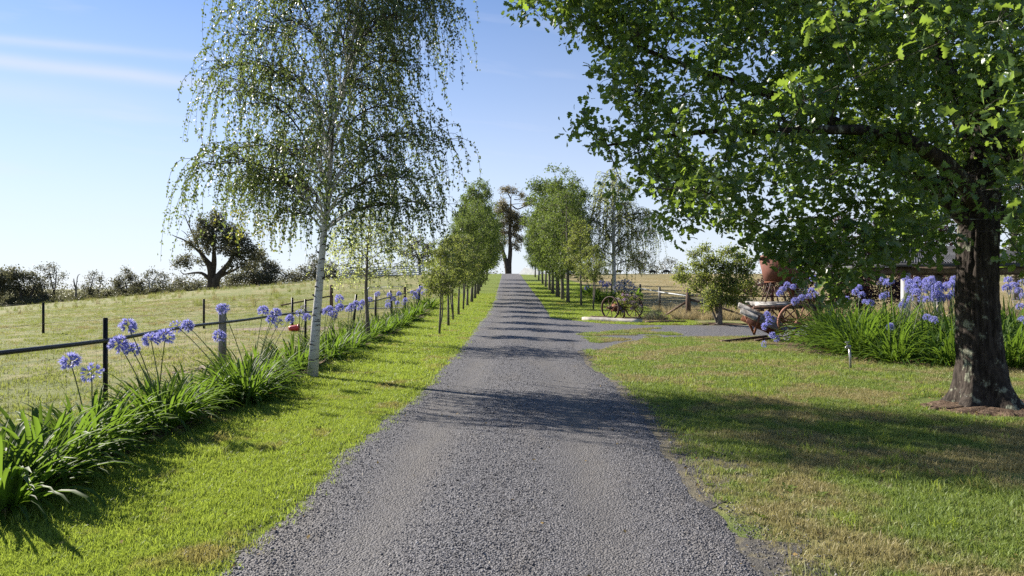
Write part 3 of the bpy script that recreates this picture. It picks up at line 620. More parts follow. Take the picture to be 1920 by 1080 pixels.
# ------------------------------------------------------------------ weeping birches
def weeping(trunk, radii, z_lo, z_hi, r_fn, floor_fn, n_limb, n_strand, leaf, lo_len, hi_len, leaf_gap=0.034, rise=0.9, extra=(), yaw_seed=1, thin=0.0022, max_drop=9):
    g = np.random.default_rng(yaw_seed); wood = MB(); lm = MB()
    T = np.asarray(trunk, float); wood.tubes(T, radii, 10, cap=True)
    zz = T[:, 2]
    tr = lambda z: np.array([np.interp(z, zz, T[:, 0]), np.interp(z, zz, T[:, 1]), z])
    specs = [(z_lo + (z_hi - z_lo) * (i + g.uniform(0, .8)) / n_limb, i * 2.399 + g.uniform(-.4, .4), None) for i in range(n_limb)] + list(extra)
    starts, dirs, subt = [], [], []; tw_len = 1.0 + leaf * 16
    for z0, az, ln in specs:
        a = tr(z0); R = r_fn(z0) * g.uniform(0.65, 1.05) if ln is None else ln
        d = V3(math.cos(az), math.sin(az), 0)
        up = rise * g.uniform(0.6, 1.25) * min(1, R / 1.5) * float(np.interp((z0 - z_lo) / (z_hi - z_lo), [0, .3], [.45, 1]))
        P = bez(a, a + d * R * 0.38 + V3(0, 0, up * 1.15), a + d * R + V3(0, 0, up * 0.8), 9) + np.concatenate([[V3(0, 0, 0)], g.normal(0, 0.02, (8, 3))])
        r0 = float(np.interp(z0, zz, radii)) * 0.42
        wood.tubes(P[:4], np.linspace(r0, 0.005, 9)[:4], 5); wood.tubes(P[3:], np.linspace(r0, 0.005, 9)[3:], 5, 1)
        ns = max(4, int(n_strand * R / 2 * (0.4 if math.sin(az) < -0.55 else 1.0))); cl = g.uniform(0.25, 1.0, max(3, int(R * 2.6))) ** 0.8
        for q in range(ns):
            u = float(np.clip(cl[g.integers(0, len(cl))] + g.normal(0, 0.16), 0.15, 1.0)); k = u * 8; i = min(7, int(k)); p = P[i] * (1 - (k - i)) + P[i + 1] * (k - i)
            e = unit(d * 0.5 + V3(g.normal(0, .8), g.normal(0, .8), g.uniform(-0.1, .9))); tl = g.uniform(.05, .30) * tw_len
            subt.append(np.array([p, p + e * tl * .55 + V3(0, 0, .05 * tl), p + e * tl])); starts.append(p + e * tl); dirs.append(e)
    S = np.array(starts); D = np.array(dirs); n = len(S)
    wood.tubes(np.array(subt), np.array([thin * 3, thin * 2.4, thin * 2])[None].repeat(n, 0), 3, 1)
    L = (lo_len + (hi_len - lo_len) * g.uniform(0, 1, n) ** 1.25) * np.where(g.random(n) > 0.8, 1.35, 1.0)
    fl = np.array([floor_fn(p) for p in S]); L = np.minimum(L, np.maximum(S[:, 2] - fl, 0.2)); 
    outl = (0.12 + L[:, None] * 0.13) * D
    K = 8; t = np.linspace(0, 1, K)[None, :, None]
    sway = g.normal(0, 0.09, (n, 1, 3)) * L[:, None, None]; sway[..., 2] = 0
    C = S[:, None] + outl[:, None] * (1 - (1 - t) ** 2) * 1.5 + sway * t ** 2 - np.array([0, 0, 1.0]) * (L[:, None, None] * (t ** 1.6)) * 0.92
    wood.tubes(C, np.linspace(thin * 2.0, thin * 0.8, K)[None].repeat(n, 0), 3, 1)
    cnt = (L / leaf_gap).astype(int) + 2; idx = np.repeat(np.arange(n), cnt); m = len(idx)
    u = g.uniform(0.08, 1, m) * (K - 1); i = np.minimum(K - 2, u.astype(int)); f = (u - i)[:, None]
    P = C[idx, i] * (1 - f) + C[idx, i + 1] * f + g.normal(0, leaf * 0.35, (m, 3))
    Dl = unit(V3(0, 0, -0.75) + g.normal(0, .55, (m, 3))); Nn = unit(g.normal(0, 1, (m, 3)) + V3(0, 0, .4))
    return wood, lm, P, Dl, Nn, leaf * g.uniform(0.7, 1.25, m)

d = 11.9
bt = [spot(586, 713, d), spot(592, 610, d), spot(603, 485, d), spot(609, 420, d), spot(617, 360, d), spot(620, 285, d), spot(623, 232, d), spot(641, 185, d), spot(655, 120, d), spot(668, 25, d), spot(676, -70, d), spot(680, -170, d), spot(684, -240, d)]
bt[0][2] = -0.02
br = [0.098, 0.080, 0.060, 0.054, 0.050, 0.045, 0.040, 0.034, 0.028, 0.021, 0.014, 0.009, 0.005]
def bfloor(p):
    dx = p[0] + 3.35
    return 1.8 + 0.3 * math.sin(p[0] * 5.1 + p[1] * 2.2) + (0.45 if abs(dx + 0.9) < 0.35 else 0) + (0.25 if abs(dx) < .3 else 0)
brr = lambda z: float(np.interp(z, [2.4, 3.0, 4.2, 5.2, 6.6, 8.0, 8.8], [1.55, 1.75, 1.8, 1.65, 1.3, 0.9, 0.3]))
wood, lm, P, D_, N_, S_ = weeping(bt, br, 2.5, 8.6, brr, bfloor, 62, 48, 0.05, 0.28, 1.65, 0.026, 1.8,
                                  extra=[(5.0, 0.15, 1.75), (5.6, 2.9, 1.95), (6.0, 3.3, 1.9), (6.5, 3.0, 1.7), (5.9, 0.1, 2.1), (3.2, 0.1, 1.85), (3.3, 3.0, 1.85), (3.8, 3.4, 1.8), (2.8, 2.8, 1.7), (2.9, 0.4, 1.8), (2.8, -0.6, 1.75), (4.4, 2.95, 1.8), (3.1, -1.2, 1.6), (4.2, -.5, 1.75), (2.7, 3.05, 1.85), (2.8, 3.5, 1.8), (2.6, 0.0, 1.8)])
yel = (np.abs(P[:, 0] + 4.55) < 0.45) & (P[:, 2] < 2.95) & (np.random.default_rng(2).random(len(P)) > 0.35)
btz = np.array(bt)[:, 2]
for z in (.35, .62, .95, 1.12, 1.45, 1.62, 1.9, 2.1, 2.35, 2.6, 2.95, 3.3, 3.75, 4.3):
    c = np.array([np.interp(z, btz, np.array(bt)[:, 0]), d, z]); r = float(np.interp(z, btz, br)) * 1.0; a0 = rng.uniform(3.4, 6.0); w_ = rng.uniform(.7, 1.7); th = np.linspace(a0 - w_, a0 + w_, 9)
    P_ = c + np.stack([r * np.cos(th), r * np.sin(th), -.02 + .03 * np.cos((th - a0) / w_ * 1.5)], 1); wood.tubes(P_, rng.uniform(.007, .015) * np.sin(np.linspace(.15, 2.99, 9)), 5, 1)
for z, a0 in ((1.45, 3.3), (1.75, 5.9), (1.15, 6.1), (2.2, 3.5)):
    c = np.array([np.interp(z, btz, np.array(bt)[:, 0]), d, z]); r = float(np.interp(z, btz, br)); e_ = V3(math.cos(a0), math.sin(a0), .35); wood.tubes(np.array([c + e_ * r * .7, c + e_ * (r + .03)]), [.026, .014], 7, 1, cap=True)
base = V3(bt[0][0], d, 0)
lm.batch(P[~yel], D_[~yel], N_[~yel], S_[~yel], KITE)
t = put_tree('weeping_birch', 'tall white trunked weeping birch on the left verge, the largest birch', 'birch tree', base, wood, lm, 'birch_bark', 'birch_leaf')
ly = MB(); ly.batch(P[yel], D_[yel], N_[yel], S_[yel], KITE); ly.v = [v - base for v in ly.v]
o = ly.build('yellow_foliage', M['yellow_leaf'], t); o['kind'] = 'stuff'; o['label'] = 'yellowing leaves low on the left side of the crown'

d = 19.0
bt = [spot(692, 648, d), spot(689, 600, d), spot(686, 545, d), spot(688, 500, d), spot(690, 450, d), spot(694, 405, d)]; bt[0][2] = hz(bt[0][0], d) - 0.02
wood, lm, P, D_, N_, S_ = weeping(bt, [0.07, 0.055, 0.045, 0.035, 0.022, 0.008], 1.75, 3.6, lambda z: float(np.interp(z, [1.7, 2.4, 3.6], [1.0, 1.35, 0.6])), lambda p: 1.5 + 0.2 * math.sin(p[0] * 6), 26, 34, 0.055, 0.35, 1.05, 0.034, 0.45, yaw_seed=5)
lm.batch(P, D_, N_, S_, KITE)
put_tree('young_birch', 'slim young birch with small crown just beyond the tall weeping birch', 'birch tree', (bt[0][0], d, hz(bt[0][0], d)), wood, lm, 'grey_bark', 'willow_leaf')

d = 47.0
bt = [spot(1152, 560, d), spot(1151, 500, d), spot(1150, 430, d), spot(1150, 380, d), spot(1147, 330, d), spot(1146, 308, d)]; bt[0][2] = hz(bt[0][0], d) - 0.05
wood, lm, P, D_, N_, S_ = weeping(bt, [0.16, 0.13, 0.10, 0.07, 0.03, 0.01], 3.0, 9.6, lambda z: float(np.interp(z, [3, 5, 7.5, 9.8], [2.5, 2.1, 1.15, 0.3])), lambda p: 2.0 + 0.5 * math.sin(p[0] * 3) - (0.3 if p[0] < 6.9 else 0), 38, 26, 0.09, 0.8, 3.0, 0.055, 1.6, extra=[(5.0, 0.0, 2.6), (4.2, 0.2, 2.7), (5.6, -.3, 2.3)], yaw_seed=8, thin=0.006)
lm.batch(P, D_, N_, S_, KITE)
put_tree('weeping_birch', 'pale weeping birch standing behind the wheeled planter on the right', 'birch tree', (bt[0][0], d, hz(bt[0][0], d)), wood, lm, 'birch_bark', 'willow_leaf')

# ------------------------------------------------------------------ the oak
ox, oy = 6.27, 9.1
Lb_y = [-400, 0, 40, 60, 100, 150, 190, 240, 275, 300, 340, 370, 400, 440, 600]
Lb_x = [1010, 950, 1000, 1050, 1120, 1105, 1090, 1060, 1120, 1165, 1195, 1210, 1240, 1265, 1300]
Lo_x = [900, 1060, 1150, 1200, 1250, 1330, 1400, 1450, 1500, 1560, 1600, 1640, 1700, 1750, 1800, 1830, 1880, 1920, 2050, 2300]
Lo_y = [300, 275, 300, 350, 440, 450, 475, 475, 520, 555, 540, 505, 480, 455, 410, 395, 470, 520, 520, 400]
blobs = []
for px in np.arange(960, 2260, 47):
    for py in np.arange(-330, 560, 44):
        for layer in range(3):
            qx = px + rng.uniform(-22, 22); qy = py + rng.uniform(-20, 20)
            r = rng.uniform(0.20, 0.36); rp = r * 150 * 0.75
            if qx - rp < np.interp(qy, Lb_y, Lb_x) or qy + rp > np.interp(qx, Lo_x, Lo_y): continue
            if qy < -60 and rng.random() > 0.6: continue
            if 1295 < qx < 1335 and 60 < qy < 105 or 1385 < qx < 1415 and 70 < qy < 100: continue
            lo, hi = (6.9, 8.6) if layer == 0 else (8.6, 11.2)
            if layer == 2:
                lo, hi = (10.2, 12.4)
                if rng.random() < 0.55 or qx < 1600: continue
            elif qx < 1250: lo, hi = 8.0, 9.8
            if 1780 < qx < 1900 and qy > 240 and layer == 0: continue
            dd = rng.uniform(lo, hi)
            k = dd / 8.5
            c = spot(qx, qy, dd)
            if c[2] > 8.6: continue
            if layer == 1 and c[2] < 4.2 and qx < 1700 and rng.random() < 0.4: continue
            nn = mnoise.noise(Vector(c) * 0.95 + Vector((3.1, 7.7, 1.3))) + 0.5 * mnoise.noise(Vector(c) * 2.1)
            edge = qx - rp * 3 < np.interp(qy, Lb_y, Lb_x) or qy + rp * 3 > np.interp(qx, Lo_x, Lo_y)
            if nn < (-0.4 if edge else -0.5 if c[2] > 3.4 else -0.45): continue
            blobs.append((c, r * k))
for px, py, dd, r in [(1470, 470, 7.6, .22), (1492, 492, 7.5, .18), (1515, 470, 7.5, .2), (1455, 448, 7.6, .2), (1535, 495, 7.3, .2), (1500, 512, 7.4, .12), (1545, 470, 7.3, .2), (1650, 470, 7.1, .22), (1690, 470, 7.4, .2), (1725, 465, 7.4, .2), (1760, 455, 7.2, .2), (1660, 490, 7.2, .14), (1785, 440, 7.2, .18), (1440, 478, 7.6, .12), (1620, 455, 7.1, .22), (1075, 242, 8.8, .17), (1105, 232, 8.8, .2), (1120, 262, 8.8, .17), (1000, 15, 9.2, .26), (965, 5, 9.2, .16), (1170, 355, 8.8, .16), (1195, 345, 8.8, .18), (1150, 370, 8.8, .1), (1240, 400, 8.6, .16), (1265, 432, 8.5, .15), (1560, 520, 7.2, .2), (1585, 540, 7.2, .13), (1555, 552, 7.2, .1), (1520, 495, 7.3, .2),
                      (1610, 500, 7.0, .2), (1680, 455, 7.0, .22), (1730, 440, 6.8, .18), (1780, 410, 6.6, .18), (1845, 205, 4.6, .17), (1880, 230, 4.7, .15), (1900, 100, 4.8, .2), (1870, 40, 5.0, .22), (1720, 15, 5.2, .2), (1640, 20, 5.6, .22), (1560, 15, 5.8, .2), (1780, 60, 5.2, .2), (1500, 160, 6.2, .2), (1510, 190, 6.2, .16),
                      (1830, 330, 6.3, .2), (1910, 360, 5.4, .14), (1915, 480, 6.0, .12), (1905, 410, 6.5, .2), (1440, 440, 8.0, .22), (1400, 455, 8.0, .2)]:
    blobs.append((spot(px, py, dd), r))
# oak trunk: fluted, flared at the root
def oak_trunk_mesh():
    nz, nt_ = 190, 84; mb = MB()
    zs = np.linspace(-0.05, 4.6, nz); th = np.linspace(0, 2 * math.pi, nt_, endpoint=False)
    Z, TH = np.meshgrid(zs, th, indexing='ij')
    cx = ox + np.interp(Z, [0, 1.5, 2.5, 4.6], [0.03, -0.04, -0.03, 0.05]); cyy = oy + 0.05 * np.sin(Z)
    R = np.interp(Z, [-0.05, 0.05, 0.15, 0.35, 0.7, 1.5, 2.4, 3.2, 4.6], [0.44, 0.39, 0.34, 0.285, 0.25, 0.225, 0.215, 0.20, 0.12])
    flare = np.exp(-np.maximum(Z, 0) / 0.25) * 0.12 * np.cos(5 * TH + 0.6)
    u = TH * 9.5 / (2 * math.pi) * 2; w = 0.55 * (nz2(np.cos(TH) * 3 + 5, Z * 1.7 + np.sin(TH) * 3, 2) - .5)
    a = nz2((np.cos(TH) + 2) * 11 + w * 3, np.sin(TH) * 11 + Z * 1.5 + 40, 3); b_ = nz2((np.cos(TH) + 2) * 24 + w * 5, np.sin(TH) * 24 + Z * 4 + 80, 7)
    ridge = (1 - np.abs(2 * a - 1)) * 0.034 + (1 - np.abs(2 * b_ - 1)) * 0.016
    blk = nz2(TH * 10, Z * 14, 9) * 0.008
    R = R + flare + ridge + blk - 0.02
    V = np.stack([cx + R * np.cos(TH), cyy + R * np.sin(TH), Z], -1).reshape(-1, 3)
    i = np.arange(nz - 1)[:, None] * nt_; j = np.arange(nt_)[None]; j2 = (j + 1) % nt_
    mb.add(V, np.stack([i + j, i + j2, i + j2 + nt_, i + j + nt_], -1).reshape(-1, 4)); return mb
wood = oak_trunk_mesh()
main = [([V3(ox, oy, 2.3), V3(ox - 1.0, oy + 0.1, 3.3), V3(ox - 2.3, oy + 0.3, 4.1), V3(ox - 3.6, oy + .4, 4.6), V3(ox - 4.6, oy + .2, 4.9)], [0.13, 0.095, 0.07, 0.045, 0.025]),
        ([V3(ox, oy, 2.6), V3(ox - 0.9, oy - 0.7, 3.1), V3(ox - 2.0, oy - 1.2, 3.4), V3(ox - 3.2, oy - 1.3, 3.4)], [0.13, 0.10, 0.07, 0.03]),
        ([V3(ox, oy, 3.0), V3(ox + 0.4, oy - 1.2, 3.9), V3(ox - 0.1, oy - 2.6, 4.4), V3(ox - 0.9, oy - 3.7, 4.3)], [0.14, 0.11, 0.07, 0.03]),
        ([V3(ox, oy, 3.3), V3(ox - 0.5, oy + 0.3, 5.0), V3(ox - 1.3, oy + 0.2, 6.5), V3(ox - 1.8, oy, 7.8)], [0.17, 0.13, 0.08, 0.03]),
        ([V3(ox, oy, 3.2), V3(ox + 1.0, oy - 0.2, 4.4), V3(ox + 2.2, oy - 0.5, 5.2), V3(ox + 3.4, oy - .6, 5.6)], [0.15, 0.12, 0.08, 0.03]),
        ([V3(ox, oy, 2.5), V3(ox + 0.8, oy + 0.2, 2.75), V3(ox + 1.7, oy + 0.4, 2.7), V3(ox + 2.6, oy + 0.3, 2.4)], [0.11, 0.08, 0.05, 0.02]),
        ([V3(ox, oy, 2.8), V3(ox - 1.2, oy + 0.8, 3.5), V3(ox - 2.8, oy + 0.9, 3.9), V3(ox - 4.2, oy + .4, 3.7), V3(ox - 5.0, oy, 3.5)], [0.10, 0.075, 0.05, 0.03, 0.015])]
def smooth_path(P, R, k=4):
    P = np.asarray(P, float); t = np.linspace(0, len(P) - 1, (len(P) - 1) * k + 1); x = np.arange(len(P))
    # Catmull-Rom
    out = []
    for u in t:
        i = min(int(u), len(P) - 2); f = u - i; p0 = P[max(i - 1, 0)]; p1 = P[i]; p2 = P[i + 1]; p3 = P[min(i + 2, len(P) - 1)]
        out.append(0.5 * (2 * p1 + (p2 - p0) * f + (2 * p0 - 5 * p1 + 4 * p2 - p3) * f * f + (3 * p1 - p0 - 3 * p2 + p3) * f ** 3))
    return np.array(out), np.interp(t, x, R)
main = [smooth_path(P, R) for P, R in main]
near_b = [b for b in blobs if b[0][1] < 9.6 and b[0][2] < 6.2]; back_b = [b for b in blobs if not (b[0][1] < 9.6 and b[0][2] < 6.2)]
leafO = MB(); leafW = MB()
clump_tree(main, near_b, 1.0, 0.108, OAK, 0.004, 0.022, 0.05, 0.11, 0.1, 0.3, wood, leafO, 8, 5, 9, limb_start=0.25)
clump_tree([(P, R * 0.5) for P, R in main[:2]], back_b, 0.95, 0.11, WIDE, 0.004, 0.02, 0.05, 0.12, 0.1, 0.3, wood, leafW, 8, 5, 5, limb_start=0.3)
print('oak leaves', leafO.n // 18, leafW.n // 6, 'blobs', len(near_b), len(back_b))
OAK_AT = V3(ox, oy, 0)
oak = thing('oak_tree', 'large oak with dark furrowed trunk and lobed green leaves at right', 'oak tree', tuple(OAK_AT))
wood.v = [v - OAK_AT for v in wood.v]; wood.build('trunk', M['oak_bark'], oak, True)
for mb in (leafO, leafW): mb.v = [v - OAK_AT for v in mb.v]
# the 300 leaves that show largest become leaves of their own
Vall = np.concatenate(leafO.v).reshape(-1, 18, 3); cen = Vall.mean(1) + OAK_AT
proj = np.linalg.norm(np.cross(Vall[:, 7] - Vall[:, 0], Vall[:, 14] - Vall[:, 0]), axis=1)
tocam = unit(V3(0, 0, EYE) - cen); nrm = unit(np.cross(Vall[:, 7] - Vall[:, 0], Vall[:, 14] - Vall[:, 0])); face = np.abs((nrm * tocam).sum(1))
vis = (np.abs(cen[:, 0]) < 0.745 * cen[:, 1]) & (cen[:, 2] < EYE + 0.42 * cen[:, 1])
score = np.where(vis, (0.3 + face) * proj / cen[:, 1] ** 2 * np.where(cen[:, 1] < 7.6, 2, 1), 0); pick = np.argsort(-score)[:290]
rest = np.ones(len(Vall), bool); rest[pick] = False
mb = MB(); vv_ = Vall[rest].reshape(-1, 3); off = np.arange(rest.sum())[:, None, None] * 18
mb.add(vv_, (np.array(OAK[1])[None] + off).reshape(-1, 5)); o = mb.build('crown', M['oak_leaf'], oak); o['kind'] = 'stuff'
o = leafW.build('inner_crown', M['oak_leaf'], oak); o['kind'] = 'stuff'
lv = []
for k in range(4):
    b = MB(); v = OAK[0].copy(); v[:, 2] += [0.0, 0.10, -0.06, 0.05][k] * np.sin(v[:, 0] * 3) + [0.2, -.1, .12, .3][k] * np.abs(v[:, 1]); v[:, 1] += [0, .05, -.05, .02][k] * np.sin(v[:, 0] * 4)
    b.add(v, np.array(OAK[1])); lv.append(b.mesh('leaf', M['oak_leaf']))
for k, i in enumerate(pick):
    q = Vall[i]; X = q[3] - q[0]; s = np.linalg.norm(X); X = X / s; Y = unit((q[7] - q[14])[None])[0]; Z = np.cross(X, Y); Z /= np.linalg.norm(Z); Y = np.cross(Z, X)
    o = link('leaf', lv[k % 4], oak); m4 = Matrix(np.vstack([np.column_stack([X * s, Y * s, Z * s, q[0]]), [0, 0, 0, 1]]).tolist()); o.matrix_local = m4

# ------------------------------------------------------------------ avenue trees
def pear(seed, height, width, base_h, leaf, n_blob, dens, lean=0.0, twin=False, rbase=0.06):
    global rng
    keep = rng; rng = np.random.default_rng(seed)
    blobs = []
    for _ in range(n_blob):
        u = rng.uniform(0, 1); prof = math.sin(math.pi * min(1, (u * 0.86 + 0.10))) ** 0.6
        a = rng.uniform(0, 6.283); r = width / 2 * prof * math.sqrt(rng.uniform(0.05, 1)) * (0.85 + 0.25 * math.sin(a * 2 + seed) * math.sin(u * 7 + seed * 1.7))
        blobs.append((V3(r * math.cos(a), r * math.sin(a), base_h + 0.25 + u * (height - base_h - 0.55)), rng.uniform(0.18, 0.44) * width / 3.2 * (0.6 + 0.5 * prof)))
    tr = [([V3(0, 0, -0.05), V3(lean * .3, 0, base_h * .5), V3(lean, 0.02, base_h), V3(lean * 1.2, 0, height * 0.6), V3(0, 0, height * 0.9)], [rbase * 1.25, rbase, rbase * 0.9, rbase * 0.5, 0.01])]
    if twin: tr.append(([V3(0.02, 0, 0.25), V3(0.09, 0, base_h * .6), V3(0.12, 0, base_h), V3(0.1, 0.1, height * .7)], [rbase * .8, rbase * .7, rbase * .6, 0.01]))
    w, l = clump_tree(tr, blobs, dens, leaf, OVAL, 0.006, 0.02, 0.08, leaf * 1.3, 0.25, 0.35, None, None, 8, 4, 6, limb_start=0.35)
    rng = keep
    return w.mesh('trunk', M['grey_bark'], True), l
small = [pear(101, 3.4, 1.75, 1.1, 0.065, 52, 1.15, 0.05, True, 0.035), pear(102, 3.7, 1.8, 1.15, 0.065, 52, 1.15, -0.04, False, 0.045)]
big = [pear(110 + k, 8.4, 4.7, 1.6, 0.125, 108, 0.74, 0.05 * (k - 1), False, 0.12) for k in range(3)]
small = [(w, l.mesh('crown', M['young_leaf'])) for w, l in small]; big = [(w, l.mesh('crown', M['pear_leaf'])) for w, l in big]
ORD = ['first', 'second', 'third', 'fourth', 'fifth', 'sixth', 'seventh', 'eighth', 'ninth', 'tenth', 'eleventh', 'twelfth', 'thirteenth', 'fourteenth']
def avenue(rows, side, word):
    src = {}; rj = np.random.default_rng(77 if side == 'left' else 78)
    for i, (x, y, kind, k, s, sxy) in enumerate(rows):
        w, l = (small if kind == 's' else big)[k]
        lab = f"{word[kind]} tree, {ORD[i]} from the near end of the {side} avenue row"
        key = (kind, k)
        if key not in src:
            t = thing('avenue_tree', lab, 'tree', (0, 0, 0), 0, f'trees lining the {side} side of the driveway')
            link('trunk', w, t); o = link('crown', l, t); o['kind'] = 'stuff'; src[key] = t
        else:
            t = copy_tree(src[key]); t['label'] = lab
        t.location = (x, y, hz(x, y)); wj = rj.uniform(.88, 1.12); t.scale = (s * sxy * wj, s * sxy * wj * rj.uniform(.92, 1.08), s * rj.uniform(.93, 1.07)); t.rotation_euler = (rj.normal(0, .02), rj.normal(0, .02), i * 1.7 + rj.uniform(0, 1))
WL = {'s': 'small young pale green', 'b': 'dense rounded green'}
avenue([(-2.37, 22.3, 's', 0, 0.95, 0.92), (-2.45, 26.3, 's', 1, 1.0, 1.0), (-2.55, 29.6, 's', 0, 1.12, 1.05), (-2.6, 33.2, 's', 1, 1.15, 1.0), (-2.62, 36.8, 's', 0, 1.35, 1.0), (-2.65, 40.5, 'b', 0, 0.62, 1.0), (-2.6, 44, 'b', 1, 0.74, 0.95),
        (-2.6, 48, 'b', 2, 0.88, 0.92), (-2.7, 54, 'b', 0, 1.05, 0.95), (-2.9, 60, 'b', 1, 1.12, 0.95), (-3.1, 68, 'b', 2, 1.05, 1.0), (-3.3, 78, 'b', 0, 1.0, 1.0), (-3.4, 92, 'b', 1, 1.0, 1.0)], 'left', WL)
avenue([(4.35, 36.5, 's', 0, 1.1, 0.95), (4.05, 40, 's', 1, 1.45, 1.0), (3.55, 43.2, 'b', 1, 0.86, 0.92), (3.45, 46.5, 'b', 0, 1.02, 0.95), (3.35, 50, 'b', 2, 1.1, 0.98), (3.25, 54.5, 'b', 1, 1.05, 0.9),
        (3.3, 60, 'b', 0, 1.0, 0.9), (3.3, 67, 'b', 2, 1.0, 0.9), (3.4, 76, 'b', 1, 1.0, 0.9), (3.45, 88, 'b', 0, 0.95, 0.9), (3.5, 103, 'b', 2, 0.9, 0.9)], 'right', WL)

# ------------------------------------------------------------------ gums and other distant trees
def pix_tree(name, label, cat, d, base_px, trunks, blobs, leaf, leafm, bark, dens=1.6, gaps=0.3, group=None, depth=0.8, tpl=OVAL, twig=0.02, limb=0.05, sprig=None, up=0.3, hang=0.3, extra=None, sag=0.08):
    """a tree traced from image pixels: its trunk and foliage masses at its distance, foliage spread in depth"""
    bx = (base_px - 960) * d / FPX; bz = hz(bx, d); pxm = d / FPX
    tr = []
    for pts, rad in trunks:
        P = [spot(a, b, d) for a, b in pts]
        if pts is trunks[0][0] or True:
            if pts[0][1] > 490: P[0][2] = min(P[0][2], hz(P[0][0], d)) - 0.15
        for i, p in enumerate(P): p[1] += (0 if i == 0 else rng.normal(0, 0.4 * pxm * 6))
        P, R = smooth_path(P, [r * pxm for r in rad], 3); tr.append((P, R))
    bl = []
    for px, py, r in blobs:
        c = spot(px, py, d); c[1] += rng.normal(0, depth * r * pxm * 1.2); bl.append((c, r * pxm))
    w, l = clump_tree(tr, bl, dens * 2.2, leaf, tpl, twig, limb, sag, sprig or leaf * 2.0, hang, up, None, None, 8, 4, 7, gaps, limb_start=0.35)
    if extra:
        for pts, rad in extra:
            P = [spot(a, b, d) for a, b in pts]; P, R = smooth_path(P, [r * pxm for r in rad], 3); w.tubes(P, R, 4)
    return put_tree(name, label, cat, (bx, d, bz), w, l, bark, leafm, group)

pix_tree('gum_tree', 'tall twin trunked gum at the top end of the driveway', 'gum tree', 134, 953,
         [([(953, 514), (950, 495), (944, 475), (938, 455)], [6, 4.6, 3.8, 2.5]), ([(954, 514), (955, 495), (957, 470), (956, 440), (957, 400), (958, 372)], [6, 4.6, 4, 3, 2, 1])],
         [(941, 388, 12), (950, 398, 11), (935, 400, 9), (962, 405, 12), (975, 412, 11), (952, 415, 12), (938, 420, 11), (968, 425, 11), (982, 420, 7), (948, 435, 10), (964, 438, 7), (975, 448, 9), (945, 455, 7), (938, 440, 9), (965, 458, 6), (970, 465, 5), (930, 455, 9), (935, 470, 6),
          (943, 356, 6), (953, 354, 6), (964, 358, 5), (980, 366, 6), (994, 379, 6), (985, 382, 5), (944, 372, 3), (988, 372, 4)], 0.30, 'brown_gum_leaf', 'dark_bark', 2.2, 0.2, depth=0.6,
         extra=[([(957, 400), (958, 385), (970, 392), (985, 386), (994, 380)], [1.6, 1.4, 1.2, 1, .6]), ([(958, 372), (952, 362), (950, 355)], [1.2, 1, .6]), ([(952, 395), (945, 378), (940, 372)], [.9, .6, .3]), ([(964, 374), (975, 374), (982, 366)], [.8, .6, .4])])
pix_tree('gum_tree', 'big dark double trunked gum with bare dead branches in left paddock', 'gum tree', 122, 400,
         [([(394, 548), (396, 525), (394, 500), (384, 485), (372, 468)], [9, 7.5, 6.5, 4.5, 3]), ([(404, 548), (408, 525), (420, 505), (432, 488), (440, 470)], [8, 7, 5, 4, 3]), ([(396, 520), (400, 495), (402, 470), (404, 440)], [5, 5, 3.5, 2])],
         [(385, 430, 16), (400, 418, 17), (415, 425, 16), (378, 445, 14), (398, 445, 17), (420, 445, 17), (370, 440, 10), (392, 462, 13), (372, 458, 11), (412, 465, 10), (440, 452, 18), (460, 460, 18), (475, 470, 14), (445, 478, 16), (465, 485, 14), (485, 478, 10), (430, 470, 12), (380, 415, 10), (410, 405, 12), (430, 430, 14), (450, 440, 14),
          (335, 490, 9), (345, 488, 8), (330, 496, 6), (355, 482, 7), (352, 498, 6), (365, 490, 6), (382, 490, 6), (455, 498, 10), (440, 500, 8), (470, 500, 8)], 0.36, 'gum_leaf', 'dark_bark', 1.7, 0.2, depth=0.9,
         extra=[([(380, 478), (362, 462), (345, 450), (330, 444), (322, 440)], [3, 2, 1.4, .9, .4]), ([(374, 466), (362, 440), (352, 418), (346, 405), (338, 402)], [2, 1.4, 1, .7, .3]), ([(356, 428), (355, 410), (350, 400)], [.9, .6, .3]), ([(352, 418), (358, 405), (360, 398)], [.7, .5, .3]), ([(362, 460), (350, 440), (340, 432)], [1, .7, .3]),
                ([(392, 522), (378, 512), (360, 512), (345, 514), (338, 508)], [4, 2.6, 1.6, 1, .5]), ([(345, 514), (340, 518)], [.7, .3]), ([(410, 520), (425, 512), (442, 505), (452, 498)], [4, 3, 2, 1])])
pix_tree('gum_tree', 'dense dark rounded gum behind the big paddock gum', 'gum tree', 140, 500,
         [([(502, 540), (500, 515), (496, 495)], [3, 2.5, 1.5])], [(470, 505, 15), (488, 490, 15), (505, 500, 15), (478, 520, 14), (497, 520, 15), (512, 520, 11), (460, 520, 12), (445, 522, 11), (515, 508, 9), (490, 475, 9), (480, 532, 10), (505, 532, 10), (432, 528, 10)], 0.36, 'gum_leaf', 'pale_bark', 1.83, 0.2)
pix_tree('gum_tree', 'broad dark gum with dense crown at the far left edge', 'gum tree', 135, 40,
         [([(38, 582), (40, 555), (34, 530)], [3, 2.5, 1.5]), ([(60, 582), (58, 560), (66, 535)], [2.5, 2, 1.2])],
         [(0, 520, 16), (18, 515, 15), (38, 515, 15), (58, 522, 15), (72, 535, 13), (5, 540, 16), (28, 540, 16), (50, 545, 15), (70, 555, 13), (82, 558, 9), (15, 558, 13), (40, 562, 12), (-20, 525, 16), (-15, 548, 16), (60, 565, 10), (-35, 515, 15)], 0.36, 'gum_leaf', 'dark_bark', 1.83, 0.22)
